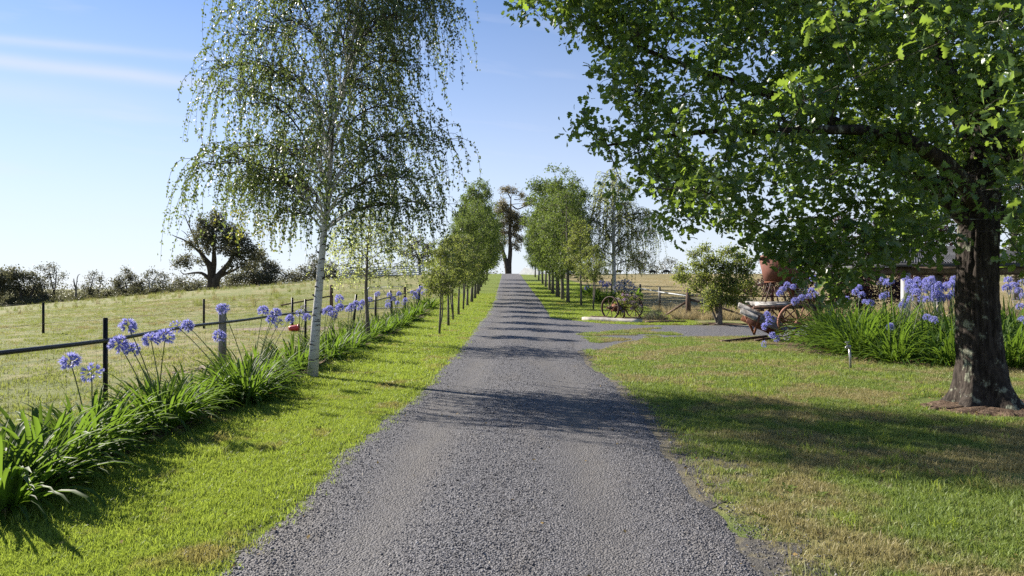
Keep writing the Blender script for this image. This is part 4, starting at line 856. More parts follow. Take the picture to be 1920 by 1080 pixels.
pix_tree('gum_tree', 'slender gum with open airy crown beside the far left dark gum', 'gum tree', 140, 102,
         [([(102, 572), (101, 550), (97, 530), (92, 510)], [2, 1.6, 1.2, .6]), ([(100, 545), (106, 525), (108, 508)], [1.2, 1, .5])],
         [(80, 505, 6), (92, 500, 6), (105, 502, 7), (112, 515, 6), (100, 515, 6), (90, 520, 6), (115, 522, 5), (108, 530, 5), (84, 515, 5), (96, 537, 5), (63, 502, 4), (72, 500, 4)], 0.3, 'gum_leaf', 'dark_bark', 1.20, 0.35)
pix_tree('dead_tree', 'bare dead gum trunk with crooked top left of the sparse gum', 'dead tree', 140, 142,
         [([(142, 565), (142, 545), (141, 530), (137, 522)], [2, 1.6, 1.2, .5]), ([(141, 532), (145, 521), (152, 514)], [1, .8, .3])], [(142, 548, 4)], 0.3, 'gum_leaf', 'dead_wood', 0.57, 0.4,
         extra=[([(141, 545), (136, 538), (134, 534)], [.8, .5, .3])])
pix_tree('gum_tree', 'sparse leaning gum with tufted leaves and a dead spar', 'gum tree', 140, 168,
         [([(166, 568), (168, 550), (173, 532), (176, 515)], [1.6, 1.4, 1, .5])], [(166, 520, 4), (175, 513, 5), (183, 520, 5), (190, 525, 4), (170, 530, 5), (163, 540, 6), (172, 545, 7), (180, 545, 5), (155, 535, 4), (165, 553, 7), (180, 557, 6)], 0.28, 'gum_leaf', 'dark_bark', 1.49, 0.3,
         extra=[([(184, 560), (186, 540), (190, 525), (192, 508)], [.9, .8, .5, .2]), ([(188, 535), (185, 520)], [.5, .2])])
pix_tree('gum_tree', 'rounded bushy gum midway along the left skyline', 'gum tree', 138, 240,
         [([(240, 556), (240, 545), (238, 530)], [1.8, 1.5, 1])], [(225, 525, 8), (238, 518, 9), (250, 522, 8), (258, 532, 8), (230, 535, 9), (245, 535, 10), (222, 542, 7), (258, 545, 7), (240, 508, 6), (215, 530, 5), (268, 545, 6), (235, 548, 8)], 0.3, 'gum_leaf', 'dark_bark', 1.60, 0.25)
pix_tree('gum_tree', 'open gum with pale forked trunk left of the big paddock gum', 'gum tree', 138, 283,
         [([(283, 555), (282, 540), (278, 528), (272, 518)], [1.5, 1.2, .9, .5]), ([(282, 540), (290, 525), (296, 515)], [1, .8, .4])],
         [(272, 518, 6), (285, 512, 7), (298, 514, 6), (308, 520, 6), (290, 525, 5), (300, 530, 6), (275, 530, 5), (312, 532, 6), (310, 542, 7), (295, 545, 6)], 0.3, 'gum_leaf', 'pale_bark', 1.31, 0.33)
pix_tree('gum_tree', 'low spreading gum close against the big paddock gum on its left', 'gum tree', 142, 350,
         [([(350, 552), (349, 540), (347, 528)], [1.6, 1.3, .8])], [(330, 535, 8), (345, 528, 8), (360, 532, 8), (372, 535, 7), (338, 545, 7), (355, 545, 8), (370, 547, 7), (322, 545, 6)], 0.3, 'gum_leaf', 'dark_bark', 1.49, 0.28)
pix_tree('gum_tree', 'tall layered gum behind the trunk of the weeping birch', 'gum tree', 140, 590,
         [([(592, 528), (590, 510), (585, 492)], [1.8, 1.4, .8])], [(570, 505, 8), (585, 495, 9), (600, 490, 10), (612, 500, 10), (578, 515, 9), (595, 510, 10), (610, 515, 11), (622, 508, 8), (560, 518, 7), (545, 515, 7), (535, 520, 6), (550, 525, 7), (630, 520, 8), (585, 482, 6)], 0.32, 'gum_leaf', 'pale_bark', 1.54, 0.28)
pix_tree('gum_tree', 'dark gum behind the grey stockyard rails', 'gum tree', 145, 790,
         [([(788, 512), (786, 490), (780, 472)], [3, 2.2, 1.4])], [(770, 465, 10), (785, 455, 11), (800, 462, 11), (775, 480, 9), (795, 478, 11), (808, 475, 9), (760, 475, 7), (790, 492, 9), (805, 490, 9)], 0.34, 'gum_leaf', 'dark_bark', 1.49, 0.28)
pix_tree('gum_tree', 'grey gum on the right skyline just beside the pale weeping birch', 'gum tree', 140, 1200,
         [([(1200, 515), (1199, 500), (1195, 485)], [2, 1.6, 1])], [(1185, 480, 9), (1200, 474, 10), (1213, 482, 9), (1190, 495, 9), (1208, 495, 9), (1222, 498, 7), (1180, 500, 7), (1200, 505, 8), (1218, 508, 5)], 0.32, 'gum_leaf', 'dark_bark', 1.31, 0.3)
pix_tree('gum_tree', 'small open gum with bluish crown on the right skyline', 'gum tree', 142, 1250,
         [([(1248, 518), (1248, 505), (1245, 495)], [1.6, 1.2, .8])], [(1238, 492, 6), (1250, 488, 7), (1262, 492, 6), (1270, 500, 6), (1243, 502, 6), (1258, 503, 7), (1232, 503, 5), (1280, 505, 6), (1270, 511, 5)], 0.3, 'gum_leaf', 'pale_bark', 1.09, 0.36)
pix_tree('gum_tree', 'tall gum at the right edge behind the oak trunk', 'gum tree', 46, 1905,
         [([(1905, 560), (1903, 480), (1898, 400), (1890, 330)], [7, 6, 5, 2])], [(1870, 360, 26), (1900, 340, 30), (1930, 370, 30), (1885, 410, 26), (1920, 430, 26), (1950, 400, 30), (1895, 470, 24), (1930, 480, 26), (1960, 450, 30), (1875, 500, 20), (1915, 515, 22), (1960, 520, 28)], 0.16, 'gum_leaf', 'grey_bark', 1.09, 0.3, twig=0.01)

# low scrub along the skylines, nobody could count it
def scrub(name, label, n, fn, size, leafm, leaf=0.3, per=26):
    lm = MB(); P = []; 
    for _ in range(n):
        x, y, s = fn(); z = hz(x, y); k = per; q = rand_dir(k); q[:, 2] = np.abs(q[:, 2]); q = q * rng.uniform(0.35, 1, (k, 1)) * np.array([s * 1.3, s * 1.1, s]); P.append(q + V3(x, y, z))
    P = np.concatenate(P); n2 = len(P); lm.batch(P, rand_dir(n2), unit(rand_dir(n2) + V3(0, 0, .4)), leaf * rng.uniform(0.6, 1.3, n2), OVAL)
    o = lm.build(name, M[leafm]); tag(o, label, kind='stuff')
def f1():
    y = rng.uniform(140, 190); return rng.uniform(-0.80, -0.2) * y, y, rng.uniform(2.4, 5.6)
scrub('far_scrub', 'dark scrub and low woodland beyond the left paddock', 620, f1, 2, 'gum_leaf', 0.42, 75)
def f2():
    y = rng.uniform(127, 136); return rng.uniform(-0.78, -0.50) * y, y, rng.uniform(0.6, 1.4)
scrub('low_scrub', 'pale low bushes along the far edge of the left paddock', 90, f2, 1, 'scrub_leaf', 0.28, 50)
def f3():
    y = rng.uniform(140, 170); return rng.choice([rng.uniform(0.02, 0.30), rng.uniform(0.3, 0.8), rng.uniform(-0.2, -0.02)]) * y, y, rng.uniform(1.6, 3.4)
scrub('far_woodland', 'grey woodland showing above the crest on the right', 200, f3, 2, 'gum_leaf', 0.40, 36)

# shrubs near the skyline that can be told apart
for px, d_, s_, lab in [(22, 133, 1.5, 'round olive bush at the far left edge of the paddock'), (55, 131, 1.4, 'olive bush between the round bush and the slender gum'), (195, 132, 1.2, 'olive bush under the sparse leaning gum'),
                        (244, 131, 1.5, 'tawny bush in front of the rounded bushy gum'), (285, 130, 1.2, 'tawny bush at the foot of the open pale trunked gum')]:
    x = (px - 960) * d_ / FPX; w = MB(); l = MB()
    bl = [(V3(x + rng.normal(0, .7) * s_, d_ + rng.normal(0, .5), hz(x, d_) + rng.uniform(.4, .9) * s_), 0.55 * s_) for _ in range(7)]
    clump_tree([([V3(x, d_, hz(x, d_) - .1), V3(x, d_, hz(x, d_) + 0.8 * s_)], np.array([.08, .03]))], bl, 1.2, 0.2, OVAL, 0.01, 0.03, wood=w, leafmb=l)
    put_tree('bush', lab, 'bush', (x, d_, hz(x, d_)), w, l, 'grey_bark', 'scrub_leaf', 'bushes along the left skyline')

# ------------------------------------------------------------------ shrub tree, prunus
d = 25.5
SX = 11 / 1.0
pix = [(1290, 520, 14), (1310, 500, 16), (1335, 490, 18), (1300, 535, 14), (1325, 520, 18), (1350, 505, 18), (1375, 500, 18), (1395, 510, 15), (1320, 550, 16), (1345, 535, 18), (1370, 530, 18), (1390, 540, 14), (1335, 570, 13), (1355, 560, 16), (1375, 565, 13), (1305, 475, 12), (1330, 465, 12), (1355, 475, 14), (1385, 480, 14), (1280, 505, 10), (1275, 520, 9),
       (1405, 530, 11), (1395, 560, 9), (1325, 575, 9), (1400, 490, 12), (1372, 545, 14), (1415, 550, 8)]
pix_tree('shrub_tree', 'bushy yellow green small tree beside the right fence corner post', 'small tree', 26.5, 1348,
         [([(1348, 603), (1349, 580), (1350, 560), (1352, 535), (1352, 505)], [7, 5, 4.5, 3, 1]), ([(1350, 565), (1335, 545), (1318, 525), (1300, 505)], [2.5, 2, 1.5, .6]), ([(1349, 568), (1325, 560), (1305, 545), (1290, 530)], [2.2, 2, 1.5, .6])],
         pix, 0.085, 'shrub_leaf', 'grey_bark', 1.6, 0.15, twig=0.006, limb=0.02, up=0.4, hang=0.2)
pix_tree('plum_tree', 'dark purple leaved plum tree behind the rusty hopper', 'small tree', 29.0, 1560,
         [([(1560, 600), (1562, 560), (1560, 520), (1556, 480)], [5, 4, 3, 1.5])], [(1425, 530, 16), (1445, 545, 14), (1415, 545, 12), (1520, 500, 24), (1550, 480, 26), (1580, 490, 26), (1610, 500, 26), (1535, 525, 22), (1570, 525, 24), (1600, 535, 22), (1640, 515, 24), (1660, 530, 20), (1500, 520, 18), (1490, 540, 16), (1560, 450, 24), (1600, 455, 24), (1630, 470, 24), (1680, 540, 18), (1625, 545, 18), (1450, 520, 14), (1470, 535, 14), (1400, 540, 9), (1710, 530, 18), (1740, 535, 16), (1510, 560, 18), (1540, 565, 18), (1570, 560, 20), (1600, 565, 18), (1630, 560, 18), (1660, 555, 16), (1690, 560, 14), (1480, 560, 14), (1490, 470, 20), (1520, 440, 22), (1580, 420, 24), (1640, 430, 24)],
         0.10, 'purple_leaf', 'dark_bark', 1.3, 0.2, twig=0.006, limb=0.02)
pix_tree('plum_tree', 'dark purple leaved plum tree beyond the shelter roof', 'small tree', 33.0, 1720,
         [([(1720, 570), (1722, 530), (1720, 480)], [5, 4, 2])], [(1640, 440, 26), (1680, 430, 28), (1720, 425, 28), (1760, 432, 26), (1700, 465, 28), (1745, 465, 28), (1660, 470, 24), (1790, 455, 24), (1690, 520, 26), (1740, 520, 26), (1790, 515, 26), (1830, 480, 24)],
         0.11, 'purple_leaf', 'dark_bark', 0.9, 0.25, twig=0.006, limb=0.02)

# ------------------------------------------------------------------ agapanthus
def strap(n, seed, L0, L1, wid, el0=25, el1=82, seg=6, rad=0.10):
    """strap leaves rising from a tight base and arching over, as polylines with widths"""
    g = np.random.default_rng(seed); out = []
    for _ in range(n):
        a = g.uniform(0, 6.283); L = g.uniform(L0, L1); e = math.radians(g.uniform(el0, el1)); bend = g.uniform(0.5, 1.5) * (1.15 - 0.35 * e)
        p = V3(math.cos(a + .5), math.sin(a + .5) * 1.7, 0) * rad * math.sqrt(g.uniform()); dirh = V3(math.cos(a), math.sin(a), 0); P = [p]
        for k in range(seg):
            t = (k + 1) / seg; ang = e - bend * t * t * 1.2
            p = p + (dirh * math.cos(ang) + V3(0, 0, math.sin(ang))) * L / seg; P.append(p)
        out.append((np.array(P), wid * g.uniform(0.75, 1.2), a + g.normal(0, .15)))
    return out
def strap_mesh(mb, P, w, a, mat=0):
    K = len(P); s = V3(-math.sin(a), math.cos(a), 0); t = np.linspace(0, 1, K)
    W = w / 2 * np.interp(t, [0, .3, .75, .93, 1], [0.7, 1, .9, .5, 0.06]); z = V3(0, 0, 1) * (W * 0.45)[:, None]
    L = P - s * W[:, None] + z; R = P + s * W[:, None] + z
    V = np.concatenate([L, P, R]); i = np.arange(K - 1)
    mb.add(V, np.concatenate([np.stack([i, i + K, i + K + 1, i + 1], 1), np.stack([i + K, i + 2 * K, i + 2 * K + 1, i + K + 1], 1)]), mat)
def umbel(seed, n, ped, fl, open_=0.5):
    g = np.random.default_rng(seed); mb = MB()
    for k in range(n):
        zc = 1 - 1.55 * (k + .5) / n; ph = k * 2.39996 + g.uniform(-.25, .25); r = math.sqrt(max(0, 1 - zc * zc)); d = unit(V3(r * math.cos(ph), r * math.sin(ph), zc) + g.normal(0, .12, 3))
        p = d * ped * g.uniform(.8, 1.15); s = unit(np.cross(d, V3(.3, .5, .8))); u = np.cross(d, s)
        mb.add(np.array([s * .0012, -s * .0012, p - s * .0018, p + s * .0018]), [[0, 1, 2, 3]], 1)
        f = fl * g.uniform(.8, 1.15); op = open_ * g.uniform(.5, 1.3)
        d2 = unit(d + V3(0, 0, -.15) + g.normal(0, .12, 3))
        for q in range(6):
            b = q * math.pi / 3; e = s * math.cos(b) + u * math.sin(b); n_ = -s * math.sin(b) + u * math.cos(b)
            m = p + d2 * f * .5 + e * f * .16; tip = p + d2 * f + e * f * op
            mb.add(np.array([p - n_ * f * .03, p + n_ * f * .03, m + n_ * f * .13, m - n_ * f * .13, tip]), [[0, 1, 2, 3]], 0); mb.f.append((np.array([[3, 2, 4]]) + mb.n - 5, 0))
    return mb
UMB = [umbel(200 + k, 44, 0.055, 0.052).mesh('flower_head', [M['petal'], M['stem_green']]) for k in range(4)]
BUD = umbel(240, 26, 0.04, 0.032, 0.10).mesh('flower_head', [M['bud'], M['stem_green']]); FADE = umbel(241, 24, 0.06, 0.038, 0.22).mesh('flower_head', [M['faded_petal'], M['stem_green']])
UMB = UMB + [umbel(206, 26, 0.062, 0.046, .4).mesh('flower_head', [M['petal'], M['stem_green']]), umbel(207, 52, 0.05, 0.056, .55).mesh('flower_head', [M['petal'], M['stem_green']])]
def pick_head(k):
    if k < 18: return UMB[k % 6]
    return BUD if k % 17 == 9 else FADE if k % 13 == 6 else UMB[(k * 5) % 6]
UMBP = [umbel(220 + k, 30, 0.06, 0.06).mesh('flower_head', [M['pale_petal'], M['stem_green']]) for k in range(2)]
def flower(clump, base, head, mesh, k, scale=1.0):
    """one flower stem with its head, from the clump's heart to where the head stands"""
    loc = np.array(clump.location); a = np.asarray(base, float) - loc; c = np.asarray(head, float) - loc
    mid = (a + c) / 2; mid[:2] = a[:2] * 0.72 + c[:2] * 0.28
    b = MB(); b.tubes(bez(a, mid, c, 7), np.linspace(0.0075, 0.005, 7) * max(1, loc[1] / 14), 5)
    st = b.build('flower_stem', M['stem_green'], clump, True)
    h = link('flower_head', mesh, st); h.location = tuple(c); tdir = unit(c - mid)
    q = Vector(tdir).to_track_quat('Z', 'Y'); h.rotation_mode = 'QUATERNION'; h.rotation_quaternion = q @ Vector((0, 0, 1)).rotation_difference(Vector((0, 0, 1))); h.scale = (scale,) * 3
    h.rotation_mode = 'XYZ'; e = q.to_euler(); h.rotation_euler = (e.x, e.y, e.z + k * 1.3)
    return st
LEAFM = []
def make_clump(x, y, n, L0, L1, w, label, seed, single=False, group='agapanthus clumps', rad=0.16, extra_low=True):
    z = hz(x, y); t = thing('agapanthus_clump', label, 'agapanthus', (x, y, z), 0, group)
    if single:
        if not LEAFM:
            for k, (P, ww, a) in enumerate(strap(14, 900, 0.85, 1.15, 0.058, 30, 84, 6, 0.0)):
                b = MB(); c_, s_ = math.cos(-a), math.sin(-a); Rm = np.array([[c_, -s_, 0], [s_, c_, 0], [0, 0, 1]]); strap_mesh(b, P @ Rm.T, ww, 0); LEAFM.append(b.mesh('leaf', M['strap_leaf'], True))
        g = np.random.default_rng(seed)
        for k in range(n):
            o = link('leaf', LEAFM[g.integers(0, 14)], t); a = g.uniform(0, 6.283); r = rad * math.sqrt(g.uniform()); o.location = (r * math.cos(a + .4), 1.7 * r * math.sin(a + .4), -0.01)
            L = g.uniform(L0, L1); o.scale = (L, L * w / 0.04 * g.uniform(.8, 1.1), L); o.rotation_euler = (0, g.normal(0, .12), a)
    m = MB(); nn = n if not single else n // 2
    for P, ww, a in strap(nn, seed + 1, L0 * (0.8 if single else 1), L1 * (0.9 if single else 1), w, 12 if single else 22, 70 if single else 84, 6, rad): strap_mesh(m, P, ww, a)
    o = m.build('leaves', M['strap_leaf'], t, True); o['kind'] = 'stuff'
    for P, ww, a in strap(7 if single else 5, seed + 3, L0 * .8, L1 * .85, w * .8, 4, 30, 6, rad):
        b = MB(); strap_mesh(b, P - V3(0, 0, 1) * (np.linspace(0, 1, 7) ** 2 * .12)[:, None] + V3(0, 0, .06), ww, a); b.build('dry_leaf', M['dry_strap'], t, True)
    return t
GL = 'agapanthus clumps in the row along the left fence'
left = [(-3.75, 4.95, 190, .52, .84, .036, True, 'very front agapanthus clump of the left row, cut by the left frame edge'),
        (-3.95, 5.75, 190, .52, .84, .036, True, 'second agapanthus clump from the front of the left row, leaves arching to the lawn'),
        (-4.1, 6.65, 180, .5, .82, .035, True, 'agapanthus clump just short of the steel picket, third from the front'),
        (-3.98, 7.75, 250, .5, .84, .033, True, 'broad agapanthus clump right of the steel picket with many flower stems'),
        (-3.75, 9.5, 280, .54, .88, .033, True, 'large dark agapanthus clump in front of the grey timber post'),
        (-4.25, 11.3, 190, .5, .9, .034, False, 'agapanthus clump immediately left of the tall birch trunk'),
        (-4.2, 13.2, 190, .5, .9, .036, False, 'agapanthus clump immediately behind the tall birch trunk'),
        (-4.15, 15.2, 190, .5, .92, .038, False, 'agapanthus clump between the tall birch and the young birch'),
        (-4.2, 17.2, 190, .5, .92, .038, False, 'agapanthus clump on the near side of the young birch'),
        (-4.3, 19.8, 190, .5, .9, .04, False, 'agapanthus clump beside the young birch trunk'),
        (-4.35, 22.5, 190, .5, .9, .042, False, 'agapanthus clump first beyond the young birch'),
        (-4.4, 25.5, 190, .5, .9, .045, False, 'agapanthus clump in front of the wire gate'),
        (-4.5, 29, 190, .5, .85, .05, False, 'agapanthus clump at the right post of the wire gate'),
        (-4.6, 33, 100, .55, .95, .055, False, 'bright agapanthus clump past the wire gate with massed flower heads'),
        (-4.7, 38, 100, .6, 1.0, .06, False, 'furthest agapanthus clump of the left row under the avenue trees'),
        (-4.05, 8.75, 150, .45, .78, .033, False, 'agapanthus clump filling between the many stemmed clump and the grey timber post'),
        (-4.1, 10.5, 170, .48, .8, .033, False, 'agapanthus clump filling between the large dark clump and the tall birch')]
CL = []
for i, (x, y, n, a, b, w, s, lab) in enumerate(left): CL.append(make_clump(x, y, n, a, b, w, lab, 300 + i * 7, s, GL, 0.24 if y < 10 else 0.34))
fl = [(132, 679, 2, 1.0), (172, 700, 2, 1.05), (222, 645, 3, 1.05), (240, 612, 3, 1.0), (248, 656, 3, .95), (283, 638, 3, 1.0), (310, 632, 3, 1.0), (332, 612, 4, .95), (352, 611, 4, .9), (411, 630, 4, .95), (418, 580, 4, .95),
      (494, 583, 5, 1), (517, 588, 5, 1), (522, 606, 5, .9), (543, 598, 5, .8), (508, 600, 5, .9), (571, 580, 6, 1), (562, 588, 6, .9), (575, 595, 6, .9), (612, 585, 7, 1), (625, 590, 7, 1), (636, 560, 7, 1), (637, 577, 7, 1), (628, 597, 7, .95), (618, 580, 7, .9), (660, 575, 8, 1), (668, 570, 8, 1), (655, 580, 8, 1), (680, 568, 9, 1), (688, 572, 9, 1), (675, 578, 9, .9), (693, 562, 9, .9),
      (708, 552, 10, 1), (730, 553, 11, 1), (748, 551, 11, 1), (728, 566, 11, 1), (738, 561, 11, 1), (745, 568, 11, .9), (727, 573, 10, 1), (760, 562, 12, 1), (765, 565, 12, 1), (757, 568, 12, 1), (770, 558, 12, 1), (778, 550, 13, 1.1), (785, 545, 13, 1.1), (780, 553, 13, 1.1), (790, 540, 13, 1.1), (776, 558, 13, 1), (793, 550, 13, 1.1), (783, 558, 13, 1), (772, 548, 13, 1), (798, 545, 14, 1.1)]
for k, (px, py, ci, s) in enumerate(fl):
    c = CL[ci]; yb = c.location.y; dd = yb + rng.uniform(-.15, .15); base = V3(c.location.x + rng.normal(0, .08), yb + rng.normal(0, .08), c.location.z)
    hd = spot(px, py, dd); 
    flower(c, base, hd, pick_head(k + 3), k, s * (0.98 if yb < 14 else 1.02))
# seed-less bent old stalks
GR = 'agapanthus clumps in the garden bed on the right'
right = [(8.5, 17.2, 330, 0.95, 1.55, .042, 'big rounded agapanthus mound at the wagon end of the right bed'),
         (7.75, 15.7, 253, 0.91, 1.43, .036, 'agapanthus clump directly behind the garden tap'),
         (8.0, 14.7, 242, 0.72, 1.20, .034, 'low agapanthus clump just right of the garden tap'),
         (8.75, 14.0, 242, 0.72, 1.20, .034, 'front agapanthus clump splaying onto lawn left of the oak trunk'),
         (9.7, 13.7, 242, 0.72, 1.20, .034, 'agapanthus clump partly hidden behind the oak trunk'),
         (10.6, 13.4, 242, 0.78, 1.26, .034, 'front agapanthus clump right of the oak trunk at frame edge'),
         (8.5, 17.9, 264, 1.04, 1.62, .042, 'second agapanthus mound behind the wagon end mound'),
         (9.0, 16.4, 253, 0.98, 1.49, .04, 'agapanthus clump in the middle of the right bed below the shelter post'),
         (9.9, 15.6, 253, 0.98, 1.49, .04, 'agapanthus clump in the middle row just left of the oak trunk'),
         (11.0, 15.2, 253, 0.98, 1.49, .04, 'agapanthus clump in the middle row right of the oak trunk'),
         (9.9, 18.2, 253, 1.04, 1.56, .042, 'back row agapanthus clump left of the shelter post'),
         (11.1, 17.2, 253, 1.04, 1.56, .042, 'back row agapanthus clump with massed blue heads under the shelter'),
         (12.4, 16.8, 253, 1.04, 1.56, .042, 'back row agapanthus clump behind the oak trunk')]
CR = [make_clump(x, y, n, a, b, w, lab, 500 + i * 7, False, GR, 0.36) for i, (x, y, n, a, b, w, lab) in enumerate(right)]
cpos = np.array([[c.location.x, c.location.y] for c in CR])
fr = [(1468, 543), (1476, 534), (1487, 538), (1497, 530), (1462, 550), (1525, 522), (1533, 535), (1522, 545), (1516, 556), (1530, 552), (1490, 565), (1503, 558), (1438, 590), (1442, 603), (1434, 612), (1450, 598), (1448, 628), (1456, 635), (1474, 632), (1433, 645), (1610, 540), (1615, 553), (1604, 548), (1655, 524), (1663, 530), (1648, 532), (1670, 528), (1632, 568), (1622, 566), (1620, 604), (1670, 613), (1690, 580), (1697, 566), (1692, 573), (1738, 595), (1750, 600), (1655, 556), (1662, 552), (1586, 562),
      (1890, 525), (1900, 535), (1910, 545), (1895, 550), (1915, 530), (1905, 565), (1918, 555), (1912, 575), (1917, 600), (1888, 540)]
for _ in range(60): fr.append((rng.uniform(1690, 1806), rng.uniform(522, 562)))
for k, (px, py) in enumerate(fr):
    if px < 1460 and py > 585: ci = 0
    elif py > 590: ci = int(np.argmin(np.abs((cpos[:6, 0] / cpos[:6, 1]) - (px - 960) / FPX)))
    else:
        cand = [i for i in range(len(CR)) if cpos[i, 1] > 14.5]; ci = min(cand, key=lambda i: abs(cpos[i, 0] / cpos[i, 1] - (px - 960) / FPX) + rng.uniform(0, .06))
    c = CR[ci]; yb = c.location.y + rng.uniform(-.35, .35)
    if px < 1460: yb = 16.9
    hd = spot(px, py, yb); base = V3(c.location.x + (hd[0] - c.location.x) * 0.5, c.location.y + rng.normal(0, .2), c.location.z + .02)
    if px < 1460: base = V3(c.location.x - .2, 17.1, c.location.z + .02)
    flower(c, base, hd, pick_head(k + 1), k, 0.92 * rng.uniform(.85, 1.12))
# pale flowered clumps under the right birch
for i, (px, dd, lab, heads) in enumerate([(1130, 44, 'agapanthus clump left of the pale birch trunk behind the planter', [(1135, 537), (1128, 530), (1140, 533)]), (1165, 43, 'pale flowered agapanthus clump right of the pale birch trunk', [(1160, 533), (1170, 530), (1178, 531), (1165, 540), (1185, 537), (1175, 545), (1155, 540), (1188, 546)]), (1105, 52, 'agapanthus clump in the shade beneath the right avenue', [(1100, 540)])]):
    x = (px - 960) * dd / FPX; c = make_clump(x, dd, 110, .7, 1.2, .07, lab, 700 + i, False, 'agapanthus clumps beneath the right avenue', 0.5)
    for k, (hx, hy) in enumerate(heads): flower(c, V3(x, dd, c.location.z), spot(hx, hy, dd - .2), (UMBP if i == 1 else UMB)[k % 2], k, 2.0)
# garden bed soil
def bed(name, pts, mat, lift):
    P = np.array(pts, float); c = P.mean(0); n = 14; V = [[c[0], c[1], hz(*c) + lift + 0.05]]; F = []
    m = 72; t = np.linspace(0, len(P), m, endpoint=False); Q = np.array([P[int(u) % len(P)] * (1 - u % 1) + P[(int(u) + 1) % len(P)] * (u % 1) for u in t]); Q = Q + rng.normal(0, 0.05, Q.shape)
    rings = [0.4, .8, .95, 1.0]; b = MB()
    for k, r in enumerate(rings):
        for q in Q: p = c + (q - c) * r; V.append([p[0], p[1], hz(*p) + (lift + 0.05 * (1 - r ** 4) + rng.normal(0, .008) * (k < 3) if k < 3 else lift - 0.03)])
    V = np.array(V); j = np.arange(m); j2 = (j + 1) % m
    b.add(V, np.stack([np.zeros(m, int), 1 + j, 1 + j2], 1)); 
    for k in range(3): b.f.append((np.stack([1 + k * m + j, 1 + (k + 1) * m + j, 1 + (k + 1) * m + j2, 1 + k * m + j2], 1), 0))
    o = b.build(name, M[mat], smooth=True); tag(o, kind='structure'); return o
bed('garden_bed', [(6.7, 18.6), (6.9, 17.0), (7.2, 15.2), (7.8, 13.9), (9.2, 12.9), (11.5, 12.3), (14, 12.5), (15, 17), (13, 20), (9, 20.3), (7.6, 20)], 'mulch', 0.02)
bed('soil_strip', [(-4.0, 3.2), (-3.6, 5.0), (-3.55, 8), (-3.4, 10), (-3.75, 12.5), (-3.8, 18), (-3.95, 28), (-4.3, 40), (-4.9, 40), (-4.85, 28), (-4.6, 14), (-4.7, 8), (-4.5, 3.2)], 'mulch', 0.012)
bed('tree_bed', [(5.55, 8.55), (6.2, 8.3), (7.0, 8.35), (7.6, 9.0), (7.2, 9.7), (6.2, 9.75), (5.4, 9.2)], 'mulch', 0.012)
bed('planter_bed', [(4.0, 28.0), (6.4, 27.6), (7.2, 28.4), (7.0, 31.6), (4.6, 31.2)], 'mulch', 0.016)
bed('shrub_bed', [(7.0, 26.4), (8.6, 26.2), (9.4, 26.8), (8.5, 27.6), (7.2, 27.3)], 'mulch', 0.02)

# flax clumps
def flax(x, y, n, L, w, mat, lab):
    t = thing('flax_plant', lab, 'flax plant', (x, y, hz(x, y)), 0)
    for P, ww, a in strap(n, int(x * 100), L * .75, L, w, 50, 86, 5, .12):
        b = MB(); strap_mesh(b, P, ww, a); b.build('leaf', M[mat], t, True)
flax(11.9, 19.6, 18, 1.75, .07, 'flax_pale', 'cream striped flax with upright blades beside the shelter post')
flax(10.4, 20.4, 14, 1.35, .06, 'flax_bronze', 'bronze red flax behind the right agapanthus bed')

# ------------------------------------------------------------------ left fence
fence = thing('wire_fence', 'wire fence with black pipe rail and steel pickets behind the agapanthus row', 'fence', (-5.0, 8.5, 0))
FL = np.array(fence.location)
def fx(y): return float(np.interp(y, [-4, 6.7, 8.5, 12.8, 17.5, 24, 28, 36, 60], [-4.95, -5.03, -5.07, -5.43, -5.3, -5.6, -5.6, -5.65, -5.9]))
def picket(mb, base, top, w=0.03):
    base = np.asarray(base, float); top = np.asarray(top, float)
    for a in (0, 2.094, 4.189):
        dx = V3(math.cos(a + .5), math.sin(a + .5), 0) * w; n = V3(-math.sin(a + .5), math.cos(a + .5), 0) * 0.004
        V = np.array([base + n, base - n, base + dx - n, base + dx + n, top + n, top - n, top + dx - n, top + dx + n])
        mb.add(V, [[0, 1, 2, 3], [7, 6, 5, 4], [0, 4, 5, 1], [1, 5, 6, 2], [2, 6, 7, 3], [3, 7, 4, 0]])
def round_post(mb, base, h, r, n=10, taper=.92):
    b = V3(*base); P = [b - V3(0, 0, .05), b + V3(0, 0, h * .5), b + V3(0, 0, h - .02), b + V3(0, 0, h)]; mb.tubes(P, [r, r * .97, r * taper, r * taper * .8], n, cap=True)
for y, kind, h, lean in [(4.6, 's', 1.22, 0), (8.5, 's', 1.22, 0), (12.8, 'w', 1.26, 0), (17.5, 's', 1.28, 0), (24, 's', 1.3, .12), (28, 's', 1.24, 0), (32, 's', 1.24, -.08), (36, 'w', 1.3, 0), (42, 's', 1.25, 0), (48, 'w', 1.25, 0), (55, 's', 1.25, 0)]:
    x = fx(y); z = hz(x, y); b = MB(); p = V3(x, y, z) - FL
    if kind == 's': picket(b, p - V3(0, 0, .05), p + V3(lean, 0, h), 0.034 * max(1, y / 17)); b.build('steel_picket', M['black_steel'], fence)
    else: round_post(b, p, h, 0.075); b.build('timber_post', M['grey_post'] if y < 20 else M['brown_post'], fence, True)
yr = np.linspace(2.5, 55, 90); rail = np.array([[fx(y) + .03, y, hz(fx(y), y) + .95 + .012 * math.sin(y * 1.3)] for y in yr]) - FL
b = MB(); b.tubes(rail, np.full(len(yr), 0.026), 8, cap=True); b.build('pipe_rail', M['black_pipe'], fence, True)
b = MB(); 
